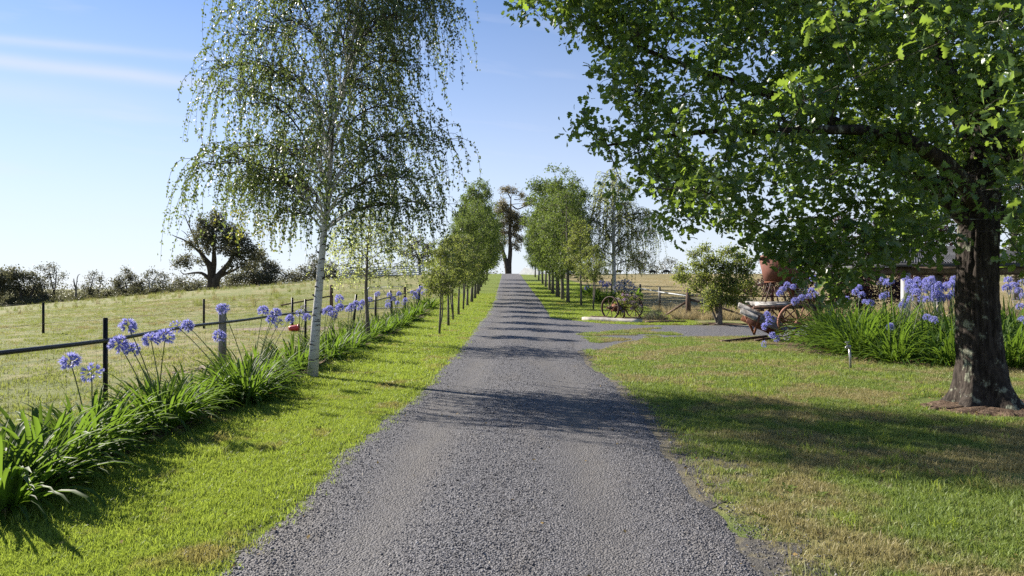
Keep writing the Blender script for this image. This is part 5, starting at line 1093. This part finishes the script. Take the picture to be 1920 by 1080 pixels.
for hh in (0.1, .22, .35, .5, .66, .82, 1.2):
    yl = np.linspace(2.5, 55, 120); P = np.array([[fx(y) + .01, y, hz(fx(y), y) + hh + .012 * math.sin(y * 2.1 + hh * 9)] for y in yl]) - FL; b.tubes(P, np.full(120, 0.0017), 3)
    if hh > 1:
        for y in np.arange(2.6, 30, .14): c = V3(fx(y) + .01, y, hz(fx(y), y) + hh + .012 * math.sin(y * 2.1 + hh * 9)) - FL; q = rand_dir(1)[0] * .014; b.tubes(np.array([c - q, c, c + q]), np.full(3, .0014), 3)
for y in np.arange(2.6, 50, .3):
    c = V3(fx(y) + .012, y, hz(fx(y), y)) - FL; j = rng.normal(0, .012, 3); j[2] = 0
    b.tubes(np.array([c + V3(0, 0, .08), c + V3(0, 0, .45) + j, c + V3(0, 0, .93)]), np.full(3, .0013), 3)
o = b.build('wire_mesh', M['wire'], fence); o['kind'] = 'stuff'

# paddock cross fence
f2_ = thing('wire_fence', 'thin wire fence on slim dark pickets crossing the left paddock', 'fence', (-16.9, 24.7, 0)); F2 = np.array(f2_.location)
cross = [(-27.5, 22.8), (-22.2, 23.6), (-16.9, 24.6), (-11.7, 25.9), (-8.6, 26.7), (-5.7, 27.3)]
for x, y in cross[:-1]:
    b = MB(); p = V3(x, y, hz(x, y)) - F2; picket(b, p - V3(0, 0, .05), p + V3(0, 0, 1.12), .05); b.build('steel_picket', M['black_steel'], f2_)
b = MB(); cx_ = np.array(cross)
for hh in (.3, .55, .8, 1.05):
    t_ = np.linspace(0, len(cross) - 1, 60); X = np.interp(t_, range(len(cross)), cx_[:, 0]); Y = np.interp(t_, range(len(cross)), cx_[:, 1]); P = np.stack([X, Y, H(X, Y) + hh + .01 * np.sin(X * 3)], 1) - F2; b.tubes(P, np.full(60, .0028), 3)
o = b.build('wires', M['wire'], f2_); o['kind'] = 'stuff'
# gate and its corner post
gx0, gx1, gy = -7.95, -5.95, 37.6; gz = hz(-7, gy); g = thing('wire_gate', 'galvanised pipe gate with wire mesh in the left paddock', 'gate', (gx0, gy, gz)); GA = V3(gx0, gy, gz)
W = gx1 - gx0; b = MB()
b.tubes(np.array([[0, 0, .05], [0, 0, 1.08], [.05, 0, 1.18], [.12, 0, 1.22], [W, 0, 1.28], [W, 0, .1], [0, 0, .05]]), np.full(7, .036), 6); b.build('gate_frame', M['galv'], g)
b = MB(); b.tubes(np.array([[.55, 0, .75], [.72, 0, 1.25]]), np.full(2, .014), 5); b.tubes(np.array([[.72, 0, 1.25], [1.1, 0, .7]]), np.full(2, .014), 5); b.tubes(np.array([[1.85, 0, 1.27], [1.6, 0, .8]]), np.full(2, .014), 5); b.build('brace', M['galv'], g)
b = MB()
for x in np.arange(.1, W, .16): b.tubes(np.array([[x, 0, .1], [x, 0, 1.2]]), np.full(2, .006), 3)
for z in np.arange(.18, 1.15, .16): b.tubes(np.array([[0, .003, z], [W, .003, z]]), np.full(2, .006), 3)
o = b.build('wire_mesh', M['wire'], g); o['kind'] = 'stuff'
b = MB(); p = V3(-10.0, 37.8, hz(-10, 37.8)); t = thing('strainer_post', 'brown timber strainer post with slanting stay left of the wire gate', 'fence post', tuple(p))
round_post(b, (0, 0, 0), 1.36, .1); b.build('post', M['brown_post'], t, True); b = MB(); b.tubes(np.array([[-.05, 0, .75], [-2.6, -.6, .25]]), np.full(2, .045), 6, cap=True); b.build('stay', M['brown_post'], t, True)
t = thing('bare_patch', 'x', 'x'); bpy.data.objects.remove(t)
bed('dirt_patch', [(-10.5, 24.6), (-8.0, 24.0), (-5.9, 24.6), (-5.9, 26.4), (-8.5, 27.0), (-10.8, 25.8)], 'bare_dirt', -0.03)
bed('dirt_patch', [(-6.6, 12.2), (-5.6, 12.8), (-5.5, 14.4), (-6.4, 13.9)], 'bare_dirt', -0.035)

# stockyard rails on the rise
t = thing('stockyard', 'pale grey railed stockyard panels on the rise behind the birches', 'stockyard', (-24, 112, hz(-24, 112))); SY = np.array(t.location)
posts = [(-28.5, 112), (-24.5, 111.5), (-20.5, 111), (-16.5, 110.5), (-14.2, 110.2)]
for x, y in posts: b = MB(); b.box(V3(x, y, hz(x, y) + .95) - SY, (.16, .16, 2.0)); b.build('post', M['yard_rail'], t)
for i in range(4):
    for hh in (.35, .7, 1.05, 1.4, 1.75):
        b = MB(); (x0, y0), (x1, y1) = posts[i], posts[i + 1]; b.beam(V3(x0, y0 - .1, hz(x0, y0) + hh) - SY, V3(x1, y1 - .1, hz(x1, y1) + hh) - SY, .05, .17); b.build('rail', M['yard_rail'], t)
# entrance wall at the crest
t = thing('wing_wall', 'low pale concrete wing wall at the crest right of the driveway', 'wall', (1.2, 122, hz(1.2, 122)))
b = MB(); x0, x1, x2 = 0.0, 1.1, 3.3
V = np.array([[0.0, 0, .0], [3.4, -4.5, -.35], [3.4, -4.5, .55], [.95, -1.2, 1.2], [0.0, 0, .15], [0.25, .3, .0], [3.65, -4.2, -.35], [3.65, -4.2, .55], [1.2, -.9, 1.2], [0.25, .3, .15]])
b.add(V, [[0, 1, 2, 3, 4], [9, 8, 7, 6, 5]]); b.add(V, [[0, 5, 6, 1], [1, 6, 7, 2], [2, 7, 8, 3], [3, 8, 9, 4], [4, 9, 5, 0]]); b.build('wall_panel', M['concrete'], t)
# red tub
p = spot(551, 620, 24.0); rx, ry = p[0], 24.0
t = thing('plastic_tub', 'small red plastic tub lying in the left paddock grass', 'tub', (rx, ry, hz(rx, ry)))
b = MB(); b.tubes(np.array([[-.16, 0, .10], [-.1, 0, .11], [.1, 0, .12], [.16, 0, .12]]), [.085, .10, .12, .13], 14, cap=True); b.build('tub_body', M['red_plastic'], t, True)
b = MB(); b.tubes(np.array([[.15, 0, .12], [.18, 0, .12]]), [.145, .145], 14, cap=True); b.build('rim', M['red_plastic'], t, True)

# ------------------------------------------------------------------ right fence
t = thing('wire_fence', 'timber cornered wire fence with pale pipe rail beside the dry right paddock', 'fence', (7.9, 30.6, hz(7.9, 30.6))); FR = np.array(t.location)
b = MB(); round_post(b, (0, 0, 0), 1.32, .115); b.build('corner_post', M['brown_post'], t, True)
for a, c in (((-.05, .1, .75), (-.75, 1.1, .12)), ((.05, 0, .85), (1.2, -.3, .55)), ((1.2, -.3, .55), (2.35, -.6, .12))):
    b = MB(); b.tubes(np.array([a, c]), np.full(2, .05), 7, cap=True); b.build('stay', M['brown_post'], t, True)
for x, y in [(7.75, 35.8), (7.7, 41), (7.65, 46.5), (7.6, 52)]:
    b = MB(); p = V3(x, y, hz(x, y)) - FR; picket(b, p, p + V3(0, 0, 1.25), .07); b.build('steel_picket', M['black_steel'], t)
for x, y in [(11.5, 30.2), (15.2, 29.9), (19, 29.6)]:
    b = MB(); p = V3(x, y, hz(x, y)) - FR; round_post(b, p, 1.2, .08); b.build('timber_post', M['brown_post'], t, True)
P1 = [(7.6, 52), (7.65, 46.5), (7.7, 41), (7.75, 35.8), (7.9, 30.6)]; P2 = [(7.9, 30.6), (11.5, 30.2), (15.2, 29.9), (19, 29.6)]
for pts, m_, nm in ((P1, 'galv', 'pipe_rail'), (P2, 'brown_post', 'dark_rail')):
    b = MB(); b.tubes(np.array([V3(x, y, hz(x, y) + 1.0) - FR for x, y in pts]), np.full(len(pts), .032), 7, cap=True); b.build(nm, M[m_], t, True)
b = MB()
for pts in (P1, P2):
    for hh in (.2, .4, .6, .8): b.tubes(np.array([V3(x, y, hz(x, y) + hh) - FR for x, y in pts]), np.full(len(pts), .005), 3)
o = b.build('wires', M['wire'], t); o['kind'] = 'stuff'

# ------------------------------------------------------------------ spoked wheels
def wheel_parts(parent, c, axis, R, n_spoke, rim_w, rim_t, mat, hub_r=.07, spoke_r=.014, curve=0.0):
    axis = unit(np.asarray(axis, float)); u = unit(np.cross(axis, V3(0, 0, 1))); v = np.cross(u, axis); c = np.asarray(c, float)
    nb = 40; th = np.arange(nb) * 2 * math.pi / nb; b = MB(); rings = []
    for r, a in ((R, -rim_w / 2), (R, rim_w / 2), (R - rim_t, rim_w / 2), (R - rim_t, -rim_w / 2)):
        rings.append(c + axis * a + r * (np.cos(th)[:, None] * u + np.sin(th)[:, None] * v))
    V = np.concatenate(rings); j = np.arange(nb); j2 = (j + 1) % nb
    b.add(V, np.concatenate([np.stack([q * nb + j, q * nb + j2, ((q + 1) % 4) * nb + j2, ((q + 1) % 4) * nb + j], 1) for q in range(4)]))
    w = b.build('wheel', M[mat], parent)
    for k in range(n_spoke):
        a = k * 2 * math.pi / n_spoke + .2; e = math.cos(a) * u + math.sin(a) * v; p = -math.sin(a) * u + math.cos(a) * v
        b = MB(); b.tubes(bez(c + e * hub_r * .7, c + e * R * .55 + p * curve * R, c + e * (R - rim_t * .5), 6), np.full(6, spoke_r), 5); b.build('spoke', M[mat], w, True)
    b = MB(); b.tubes(np.array([c - axis * .1, c - axis * .09, c + axis * .09, c + axis * .1]), [hub_r * .7, hub_r, hub_r, hub_r * .7], 12, cap=True); b.build('hub', M[mat], w, True)
    return w
# wheeled planter
px0, py0 = 4.32, 30.0; zb = hz(px0, py0)
t = thing('wheeled_implement', 'rusty two wheeled farm implement used as planter beside the side drive', 'farm implement', (px0, py0, zb))
ax = V3(.76, .65, 0); c1 = V3(0, 0, .51); c2 = c1 + ax * 1.62
wheel_parts(t, c1, ax, .51, 8, .09, .04, 'dark_iron', .075, .02, .12); wheel_parts(t, c2, ax, .51, 8, .09, .04, 'dark_iron', .075, .017, .12)
b = MB(); b.tubes(np.array([c1 - ax * .25, c2 + ax * .2]), np.full(2, .028), 8, cap=True); b.build('axle', M['rust'], t, True)
b = MB(); b.box(c1 + ax * .48 + V3(0, 0, .0), (.46, .34, .34), np.stack([ax, V3(-.65, .76, 0), V3(0, 0, 1)], 1)); b.build('gear_case', M['rust'], t)
b = MB(); b.tubes(bez(c1 + ax * .8 + V3(0, -.1, .7), c1 + ax * .95 + V3(.1, -.2, .25), c1 + ax * .55 + V3(.15, -.3, -.48), 8), np.full(8, .03), 6); b.build('lever', M['rust'], t, True)
b = MB(); b.tubes(bez(c1 + ax * 1.1 + V3(0, 0, .3), c1 + ax * 1.3 + V3(.1, -.3, .1), c1 + ax * 1.55 + V3(.3, -.4, -.48), 8), np.full(8, .025), 6); b.build('lever', M['rust'], t, True)
b = MB(); b.box(c1 + ax * 1.05 + V3(0, 0, .62), (.5, .3, .03)); b.tubes(np.array([c1 + ax * 1.05 + V3(0, 0, .0), c1 + ax * 1.05 + V3(0, 0, .6)]), np.full(2, .025), 6); b.build('seat', M['dark_iron'], t)
# plant growing through it
w = MB(); l = MB(); bl = []
for _ in range(34):
    u = rng.uniform(.35, 1.75); bl.append((V3(px0, py0, zb) + ax * u + V3(rng.normal(0, .12), rng.normal(0, .22) - .1, rng.uniform(.15, 1.05)), rng.uniform(.11, .2)))
q = V3(px0, py0, zb) + ax * .95
clump_tree([([q - V3(0, 0, .05), q + V3(0.02, 0, .5), q + V3(-.05, 0, .9)], np.array([.03, .02, .01]))], bl, 1.0, .075, OVAL, .005, .012, wood=w, leafmb=l)
tp = put_tree('flowering_shrub', 'leafy shrub with small mauve flowers growing through the rusty implement', 'shrub', q, w, l, 'grey_bark', 'shrub_leaf', leaf_part='leaves')
hm = umbel(260, 16, .025, .035, .7).mesh('flower', [M['mauve_petal'], M['stem_green']])
for k in range(22):
    o = link('flower', hm, tp); o.location = tuple(np.asarray(bl[k][0]) - q + V3(rng.normal(0, .05), -.18, .08)); o.scale = (1.3,) * 3; o.rotation_euler = (.7, 0, k)
for P, ww, a in strap(16, 44, .45, .6, .07, 10, 80, 4, .04):
    P = P + V3(5.62, 30.6, zb + 1.05) - q; b = MB(); strap_mesh(b, P, ww, a); b.build('rosette_leaf', M['strap_leaf'], tp, True)
# grey bush and edging timbers
w = MB(); l = MB(); q = V3(5.95, 29.0, hz(5.95, 29.0)); bl = [(q + V3(rng.normal(0, .27), rng.normal(0, .2), rng.uniform(.1, .38)), .17) for _ in range(16)]
clump_tree([([q - V3(0, 0, .05), q + V3(0, 0, .25)], np.array([.02, .01]))], bl, 1.6, .07, SPIKE, .004, .01, wood=w, leafmb=l, up=.1, hang=-.6)
put_tree('lavender_bush', 'low grey green bush at the right foot of the rusty implement', 'bush', q, w, l, 'grey_bark', 'grey_leaf', leaf_part='leaves')
def timber(a, c, w, h, mat, lab):
    a = V3(*a, hz(*a)); c = V3(*c, hz(*c)); t = thing('timber_sleeper', lab, 'sleeper', tuple((a + c) / 2), 0, 'edging timbers of the planter bed')
    b = MB(); off = (a + c) / 2; n = 7; d_ = unit(c - a); s_ = V3(-d_[1], d_[0], 0)
    pr = [a + (c - a) * k / n for k in range(n + 1)]; V = []
    for k, p in enumerate(pr):
        for sx, sz in ((-1, -.1), (1, -.1), (1, 1), (-1, 1)): V.append(p - off + s_ * sx * w / 2 * (1 + rng.normal(0, .06)) + V3(0, 0, (h if sz > 0 else -.03) + rng.normal(0, .006)))
    F = [[k * 4 + j, k * 4 + (j + 1) % 4, k * 4 + 4 + (j + 1) % 4, k * 4 + 4 + j] for k in range(n) for j in range(4)] + [[3, 2, 1, 0], [n * 4, n * 4 + 1, n * 4 + 2, n * 4 + 3]]
    b.add(V, F); b.build('beam', M[mat], t)
timber((3.05, 29.2), (5.2, 27.5), .24, .17, 'sleeper', 'long pale weathered sleeper edging the planter bed at the side drive')
timber((3.5, 30.0), (4.25, 29.5), .2, .16, 'brown_post', 'short dark sleeper behind the long pale one left of the wheel')
timber((5.4, 27.5), (7.1, 27.9), .18, .10, 'brown_post', 'dark edging timber at the right foot of the grey bush')

# ------------------------------------------------------------------ old wagon with hopper
wx, wy = 7.5, 20.0; wz = hz(wx, wy)
t = thing('farm_wagon', 'derelict farm wagon with weathered boards and rusty spoked wheels', 'wagon', (wx, wy, wz)); WG = V3(wx, wy, wz)
def loc(px, py, dy=0.0): return spot(px, py, wy) - WG + V3(0, dy, 0)
for k in range(2):
    a = loc(1379, 582, -.35 + .24 * k) ; c = loc(1460, 621, -.35 + .24 * k); a[2] += .05 * k; c[2] += .05 * k
    b = MB(); q_ = V3(0, -.10 - .06 * k, .10 * k + .01); b.beam(a + q_, c + q_, .20, .05, up=(-.3, -.62, .72)); b.build('board', M['old_board'], t)
a, c = loc(1392, 588, -.46), loc(1450, 616, -.46); b = MB(); b.beam(a + V3(0, 0, -.12), c + V3(0, 0, -.12), .025, .26); b.build('side_plate', M['hopper_rust'], t)
a, c = loc(1392, 588, .02), loc(1450, 616, .02); b = MB(); b.beam(a + V3(0, 0, -.1), c + V3(0, 0, -.1), .025, .22); b.build('side_plate', M['rust'], t)
for a, c in ((loc(1412, 590, -.52), loc(1403, 622, -.52)), (loc(1388, 590, -.4), loc(1408, 626, -.3)), (loc(1394, 568, .2), loc(1402, 600, .2))):
    b = MB(); b.beam(a, c, .05, .05); b.build('bracket', M['rust'], t)
c = loc(1403, 624, -.52); b = MB(); b.beam(V3(c[0], c[1], .04), V3(c[0] + .6, c[1] + .1, .12), .08, .06); b.build('foot', M['dark_iron'], t)
for k in range(4):
    b = MB(); y_ = -.30 + k * .24; x0 = loc(1407 + rng.uniform(-4, 6), 570)[0]; x1 = loc(1484 + rng.uniform(-8, 6), 570)[0]; z0 = loc(0, 569)[2] + rng.normal(0, .012)
    b.beam(V3(x0, y_, z0 - .05 + .028 * k), V3(x1, y_, z0 - .06 + .028 * k + rng.normal(0, .025)), rng.uniform(.16, .2), .045, up=(rng.normal(0, .05), -.16 + rng.normal(0, .08), 1)); b.build('deck_board', M['old_board'], t)
for y_ in (-.35, .55):
    b = MB(); b.beam(V3(-.55, y_, loc(0, 576)[2]), V3(1.9, y_, loc(0, 574)[2]), .09, .10); b.build('chassis_rail', M['dark_iron'], t)
for x_ in (-.3, .35, 1.4):
    b = MB(); b.beam(V3(x_, -.4, loc(0, 580)[2]), V3(x_, .6, loc(0, 580)[2]), .08, .08); b.build('cross_member', M['dark_iron'], t)
    b = MB(); b.beam(V3(x_, 0, loc(0, 580)[2]), V3(x_ + .1, 0, .5), .07, .07); b.build('strut', M['rust'], t)
b = MB(); b.beam(V3(.0, .1, .12), V3(-1.55, -.6, .02), .09, .07); b.build('drawbar', M['dark_iron'], t)
b = MB(); b.beam(V3(-.1, .0, .75), V3(.9, .0, .45), .06, .06); b.build('drawbar_stay', M['rust'], t)
wheel_parts(t, V3(.50, -.92, .57), V3(.16, 1, 0), .56, 12, .08, .07, 'wheel_rust', .09, .02); wheel_parts(t, V3(.75, .85, .54), V3(.18, 1, 0), .54, 12, .075, .075, 'dark_iron', .09, .021)
b = MB(); b.tubes(np.array([[.49, -1.0, .57], [.78, .95, .55]]), np.full(2, .035), 7, cap=True); b.build('axle', M['dark_iron'], t, True)
for k in range(4):
    b = MB(); a = loc(1494, 541 + k * 4.2, .1 - k * .02); b.beam(a, a + V3(.34, .05, .01), .22, .028); b.build('slat', M['old_board'], t)
hp = thing('hopper', 'rust red conical metal hopper standing on the old wagon', 'hopper', (7.85, 20.2, wz + 1.18)); HP = np.array(hp.location)
def cone(parent, name, c0, r0, c1, r1, mat, n=36, th=.012):
    c0 = np.asarray(c0, float); c1 = np.asarray(c1, float); a = np.arange(n) * 2 * math.pi / n; ring = lambda c, r: c + r * np.stack([np.cos(a), np.sin(a), 0 * a], 1)
    V = np.concatenate([ring(c0, r0), ring(c1, r1), ring(c1, r1 - th), ring(c0, max(r0 - th, .003))]); j = np.arange(n); j2 = (j + 1) % n
    b = MB(); b.add(V, np.concatenate([np.stack([q * n + j, q * n + j2, ((q + 1) % 4) * n + j2, ((q + 1) % 4) * n + j], 1) for q in range(4)])); o = b.build(name, M[mat], parent, True)
    for p in o.data.polygons: p.use_smooth = True
    return o
s0 = lambda px, py, dy=0.: spot(px, py, 20.2) - HP + V3(0, dy, 0)
body = cone(hp, 'hopper_body', s0(1457, 528), .36, s0(1463, 484), .60, 'hopper_rust')
cone(body, 'rim_band', s0(1463, 485), .615, s0(1463, 480), .625, 'rust'); cone(body, 'bottom_band', s0(1457, 530), .365, s0(1457, 528), .368, 'rust')
b = MB(); b.beam(s0(1452, 528, -.355), s0(1444, 486, -.58), .012, .03); b.build('seam', M['rust'], body)
cone(hp, 'funnel', s0(1492, 566, .1), .06, s0(1486, 506, .1), .33, 'rust')
b = MB(); b.beam(s0(1420, 484, .0), s0(1452, 472, .0), .5, .02); b.build('lid', M['dark_iron'], hp)
for a, c in ((s0(1440, 530, -.25), s0(1427, 566, -.35)), (s0(1445, 530, -.2), s0(1452, 566, -.3)), (s0(1470, 530, -.2), s0(1478, 566, -.3)), (s0(1445, 530, .25), s0(1436, 566, .35)), (s0(1470, 530, .25), s0(1482, 566, .35))):
    b = MB(); b.beam(a, c, .03, .03); b.build('leg', M['dark_iron'], hp)

# ------------------------------------------------------------------ tap, shelter
tx, ty = spot(1594, 695, 13.2)[0], 13.2; t = thing('garden_tap', 'grey standpipe with a brass style garden tap on the right lawn', 'garden tap', (tx, ty, 0.0))
t['label'] = 'slim grey metal standpipe with a garden tap in the right lawn'
b = MB(); b.tubes(np.array([[.01, 0, -.03], [0, 0, .25], [-.015, 0, .44]]), [.022, .022, .022], 12, cap=True); b.build('standpipe', M['tap_metal'], t, True)
b = MB(); b.tubes(np.array([[-.015, 0, .43], [-.018, 0, .47], [-.02, 0, .49]]), [.032, .032, .022], 12, cap=True); b.tubes(np.array([[.01, 0, .475], [-.05, 0, .475], [-.085, -.01, .455], [-.09, -.01, .43]]), [.022, .022, .018, .018], 10, cap=True); b.build('tap_body', M['tap_metal'], t, True)
b = MB(); b.tubes(np.array([[-.05, 0, .48], [-.055, 0, .545]]), np.full(2, .009), 8, cap=True); b.tubes(np.array([[-.095, 0, .548], [-.015, 0, .552]]), np.full(2, .012), 8, cap=True); b.build('handle', M['tap_metal'], t, True)

sh = thing('shelter', 'open garden shelter with grey corrugated roof behind the right bed', 'shelter', (13.5, 23.0, hz(13.5, 23))); SH = np.array(sh.location)
ex0, ex1, ey0, ey1, ez, rz = 11.7, 17.6, 21.0, 25.5, 2.38, 3.02
b = MB()
def slope(A, B, C, D, n):      # eave A-B to ridge D-C, corrugated across
    A, B, C, D = map(np.array, (A, B, C, D)); s = np.linspace(0, 1, n * 4 + 1); lo = A + (B - A) * s[:, None]; hi = D + (C - D) * s[:, None]; w_ = V3(0, 0, .014) * np.sin(s * n * 2 * math.pi)[:, None]
    V = np.concatenate([lo + w_, hi + w_]) - SH; m = len(s); i = np.arange(m - 1); return V, np.stack([i, i + 1, i + 1 + m, i + m], 1)
for A, B, C, D, n in (((ex0, ey0, ez), (ex1, ey0, ez), (ex1 - 1.7, 23.2, rz), (ex0 + 1.7, 23.2, rz), 70), ((ex1, ey1, ez), (ex0, ey1, ez), (ex0 + 1.7, 23.2, rz), (ex1 - 1.7, 23.2, rz), 70), ((ex0, ey1, ez), (ex0, ey0, ez), (ex0 + 1.7, 23.2, rz), (ex0 + 1.68, 23.2, rz), 50), ((ex1, ey0, ez), (ex1, ey1, ez), (ex1 - 1.7, 23.2, rz), (ex1 - 1.68, 23.2, rz), 50)):
    V, F = slope(A, B, C, D, n); b.add(V, F)
rf = b.build('roof', M['roof_iron'], sh)
for a, c in (((ex0, ey0, ez - .07), (ex1, ey0, ez - .07)), ((ex0, ey0 + .03, ez - .07), (ex0, ey1, ez - .07)), ((ex1, ey0 + .03, ez - .07), (ex1, ey1, ez - .07)), ((ex0, ey1, ez - .07), (ex1, ey1, ez - .07))):
    b = MB(); b.beam(V3(*a) - SH, V3(*c) - SH, .07, .11); b.build('gutter', M['roof_iron'], sh)
for a, c in (((ex0 + .3, ey0 + .35, ez - .22), (ex1 - .3, ey0 + .35, ez - .22)), ((ex0 + .3, ey0 + .5, ez - .22), (ex0 + .3, ey1 - .4, ez - .22)), ((ex1 - .3, ey0 + .5, ez - .22), (ex1 - .3, ey1 - .4, ez - .22)), ((ex0 + .3, ey1 - .35, ez - .22), (ex1 - .3, ey1 - .35, ez - .22))):
    b = MB(); b.beam(V3(*a) - SH, V3(*c) - SH, .10, .20); b.build('beam', M['timber'], sh)
for x, y in ((12.31, ey0 + .35), (ex1 - .4, ey0 + .35), (15.7, ey1 - .35), (ex1 - .4, ey1 - .35)):
    b = MB(); z = hz(x, y); b.box(V3(x, y, (z + ez - .3) / 2) - SH, (.2, .2, ez - .32 - z)); b.build('post', M['post_paint'], sh)

# ------------------------------------------------------------------ cattle on the crest
def cow(x, y, rz, lab, graze):
    verts = [(0, 0, 1.05), (.45, 0, 1.08), (.75, 0, 1.05), (-.45, 0, 1.05), (-.75, 0, 1.1), (1.0, 0, 1.1 if not graze else .85), (1.3, 0, 1.3 if not graze else .35), (1.5, 0, 1.2 if not graze else .15),
             (.6, .2, .6), (.6, .2, .05), (.6, -.2, .6), (.6, -.2, .05), (-.65, .2, .65), (-.6, .2, .4), (-.68, .2, .05), (-.65, -.2, .65), (-.6, -.2, .4), (-.68, -.2, .05), (-.92, 0, 1.0), (-.95, 0, .5), (1.28, .17, 1.36 if not graze else .42), (1.28, -.17, 1.36 if not graze else .42)]
    edges = [(0, 1), (1, 2), (0, 3), (3, 4), (2, 5), (5, 6), (6, 7), (2, 8), (8, 9), (2, 10), (10, 11), (4, 12), (12, 13), (13, 14), (4, 15), (15, 16), (16, 17), (4, 18), (18, 19), (6, 20), (6, 21)]
    rad = [.4, .4, .34, .38, .3, .2, .15, .09, .12, .06, .12, .06, .14, .08, .06, .14, .08, .06, .04, .03, .035, .035]
    me = bpy.data.meshes.new('body'); me.from_pydata(verts, edges, []); o = link('cow', me)
    md = o.modifiers.new('skin', 'SKIN'); sv = me.skin_vertices[0].data
    for k, r in enumerate(rad): sv[k].radius = (r * .8 if k < 5 else r, r)
    sv[0].use_root = True; o.modifiers.new('sub', 'SUBSURF').levels = 1
    ev = bpy.data.meshes.new_from_object(o.evaluated_get(bpy.context.evaluated_depsgraph_get())); o.modifiers.clear(); o.data = ev; ev.materials.append(M['cow_hide'])
    o.location = (x, y, hz(x, y)); o.rotation_euler = (0, 0, rz); o.scale = (.72,) * 3; tag(o, lab, 'cow', 'cattle grazing on the right crest')
cow(28.6, 139, .3, 'black cow grazing on the right crest close to the grey gum', True)
cow(31.4, 138.5, 2.9, 'black cow grazing on the right crest under the small open bluish gum', True)
cow(21.6, 139, .1, 'black cow standing on the crest just right of the pale birch trunk', False)
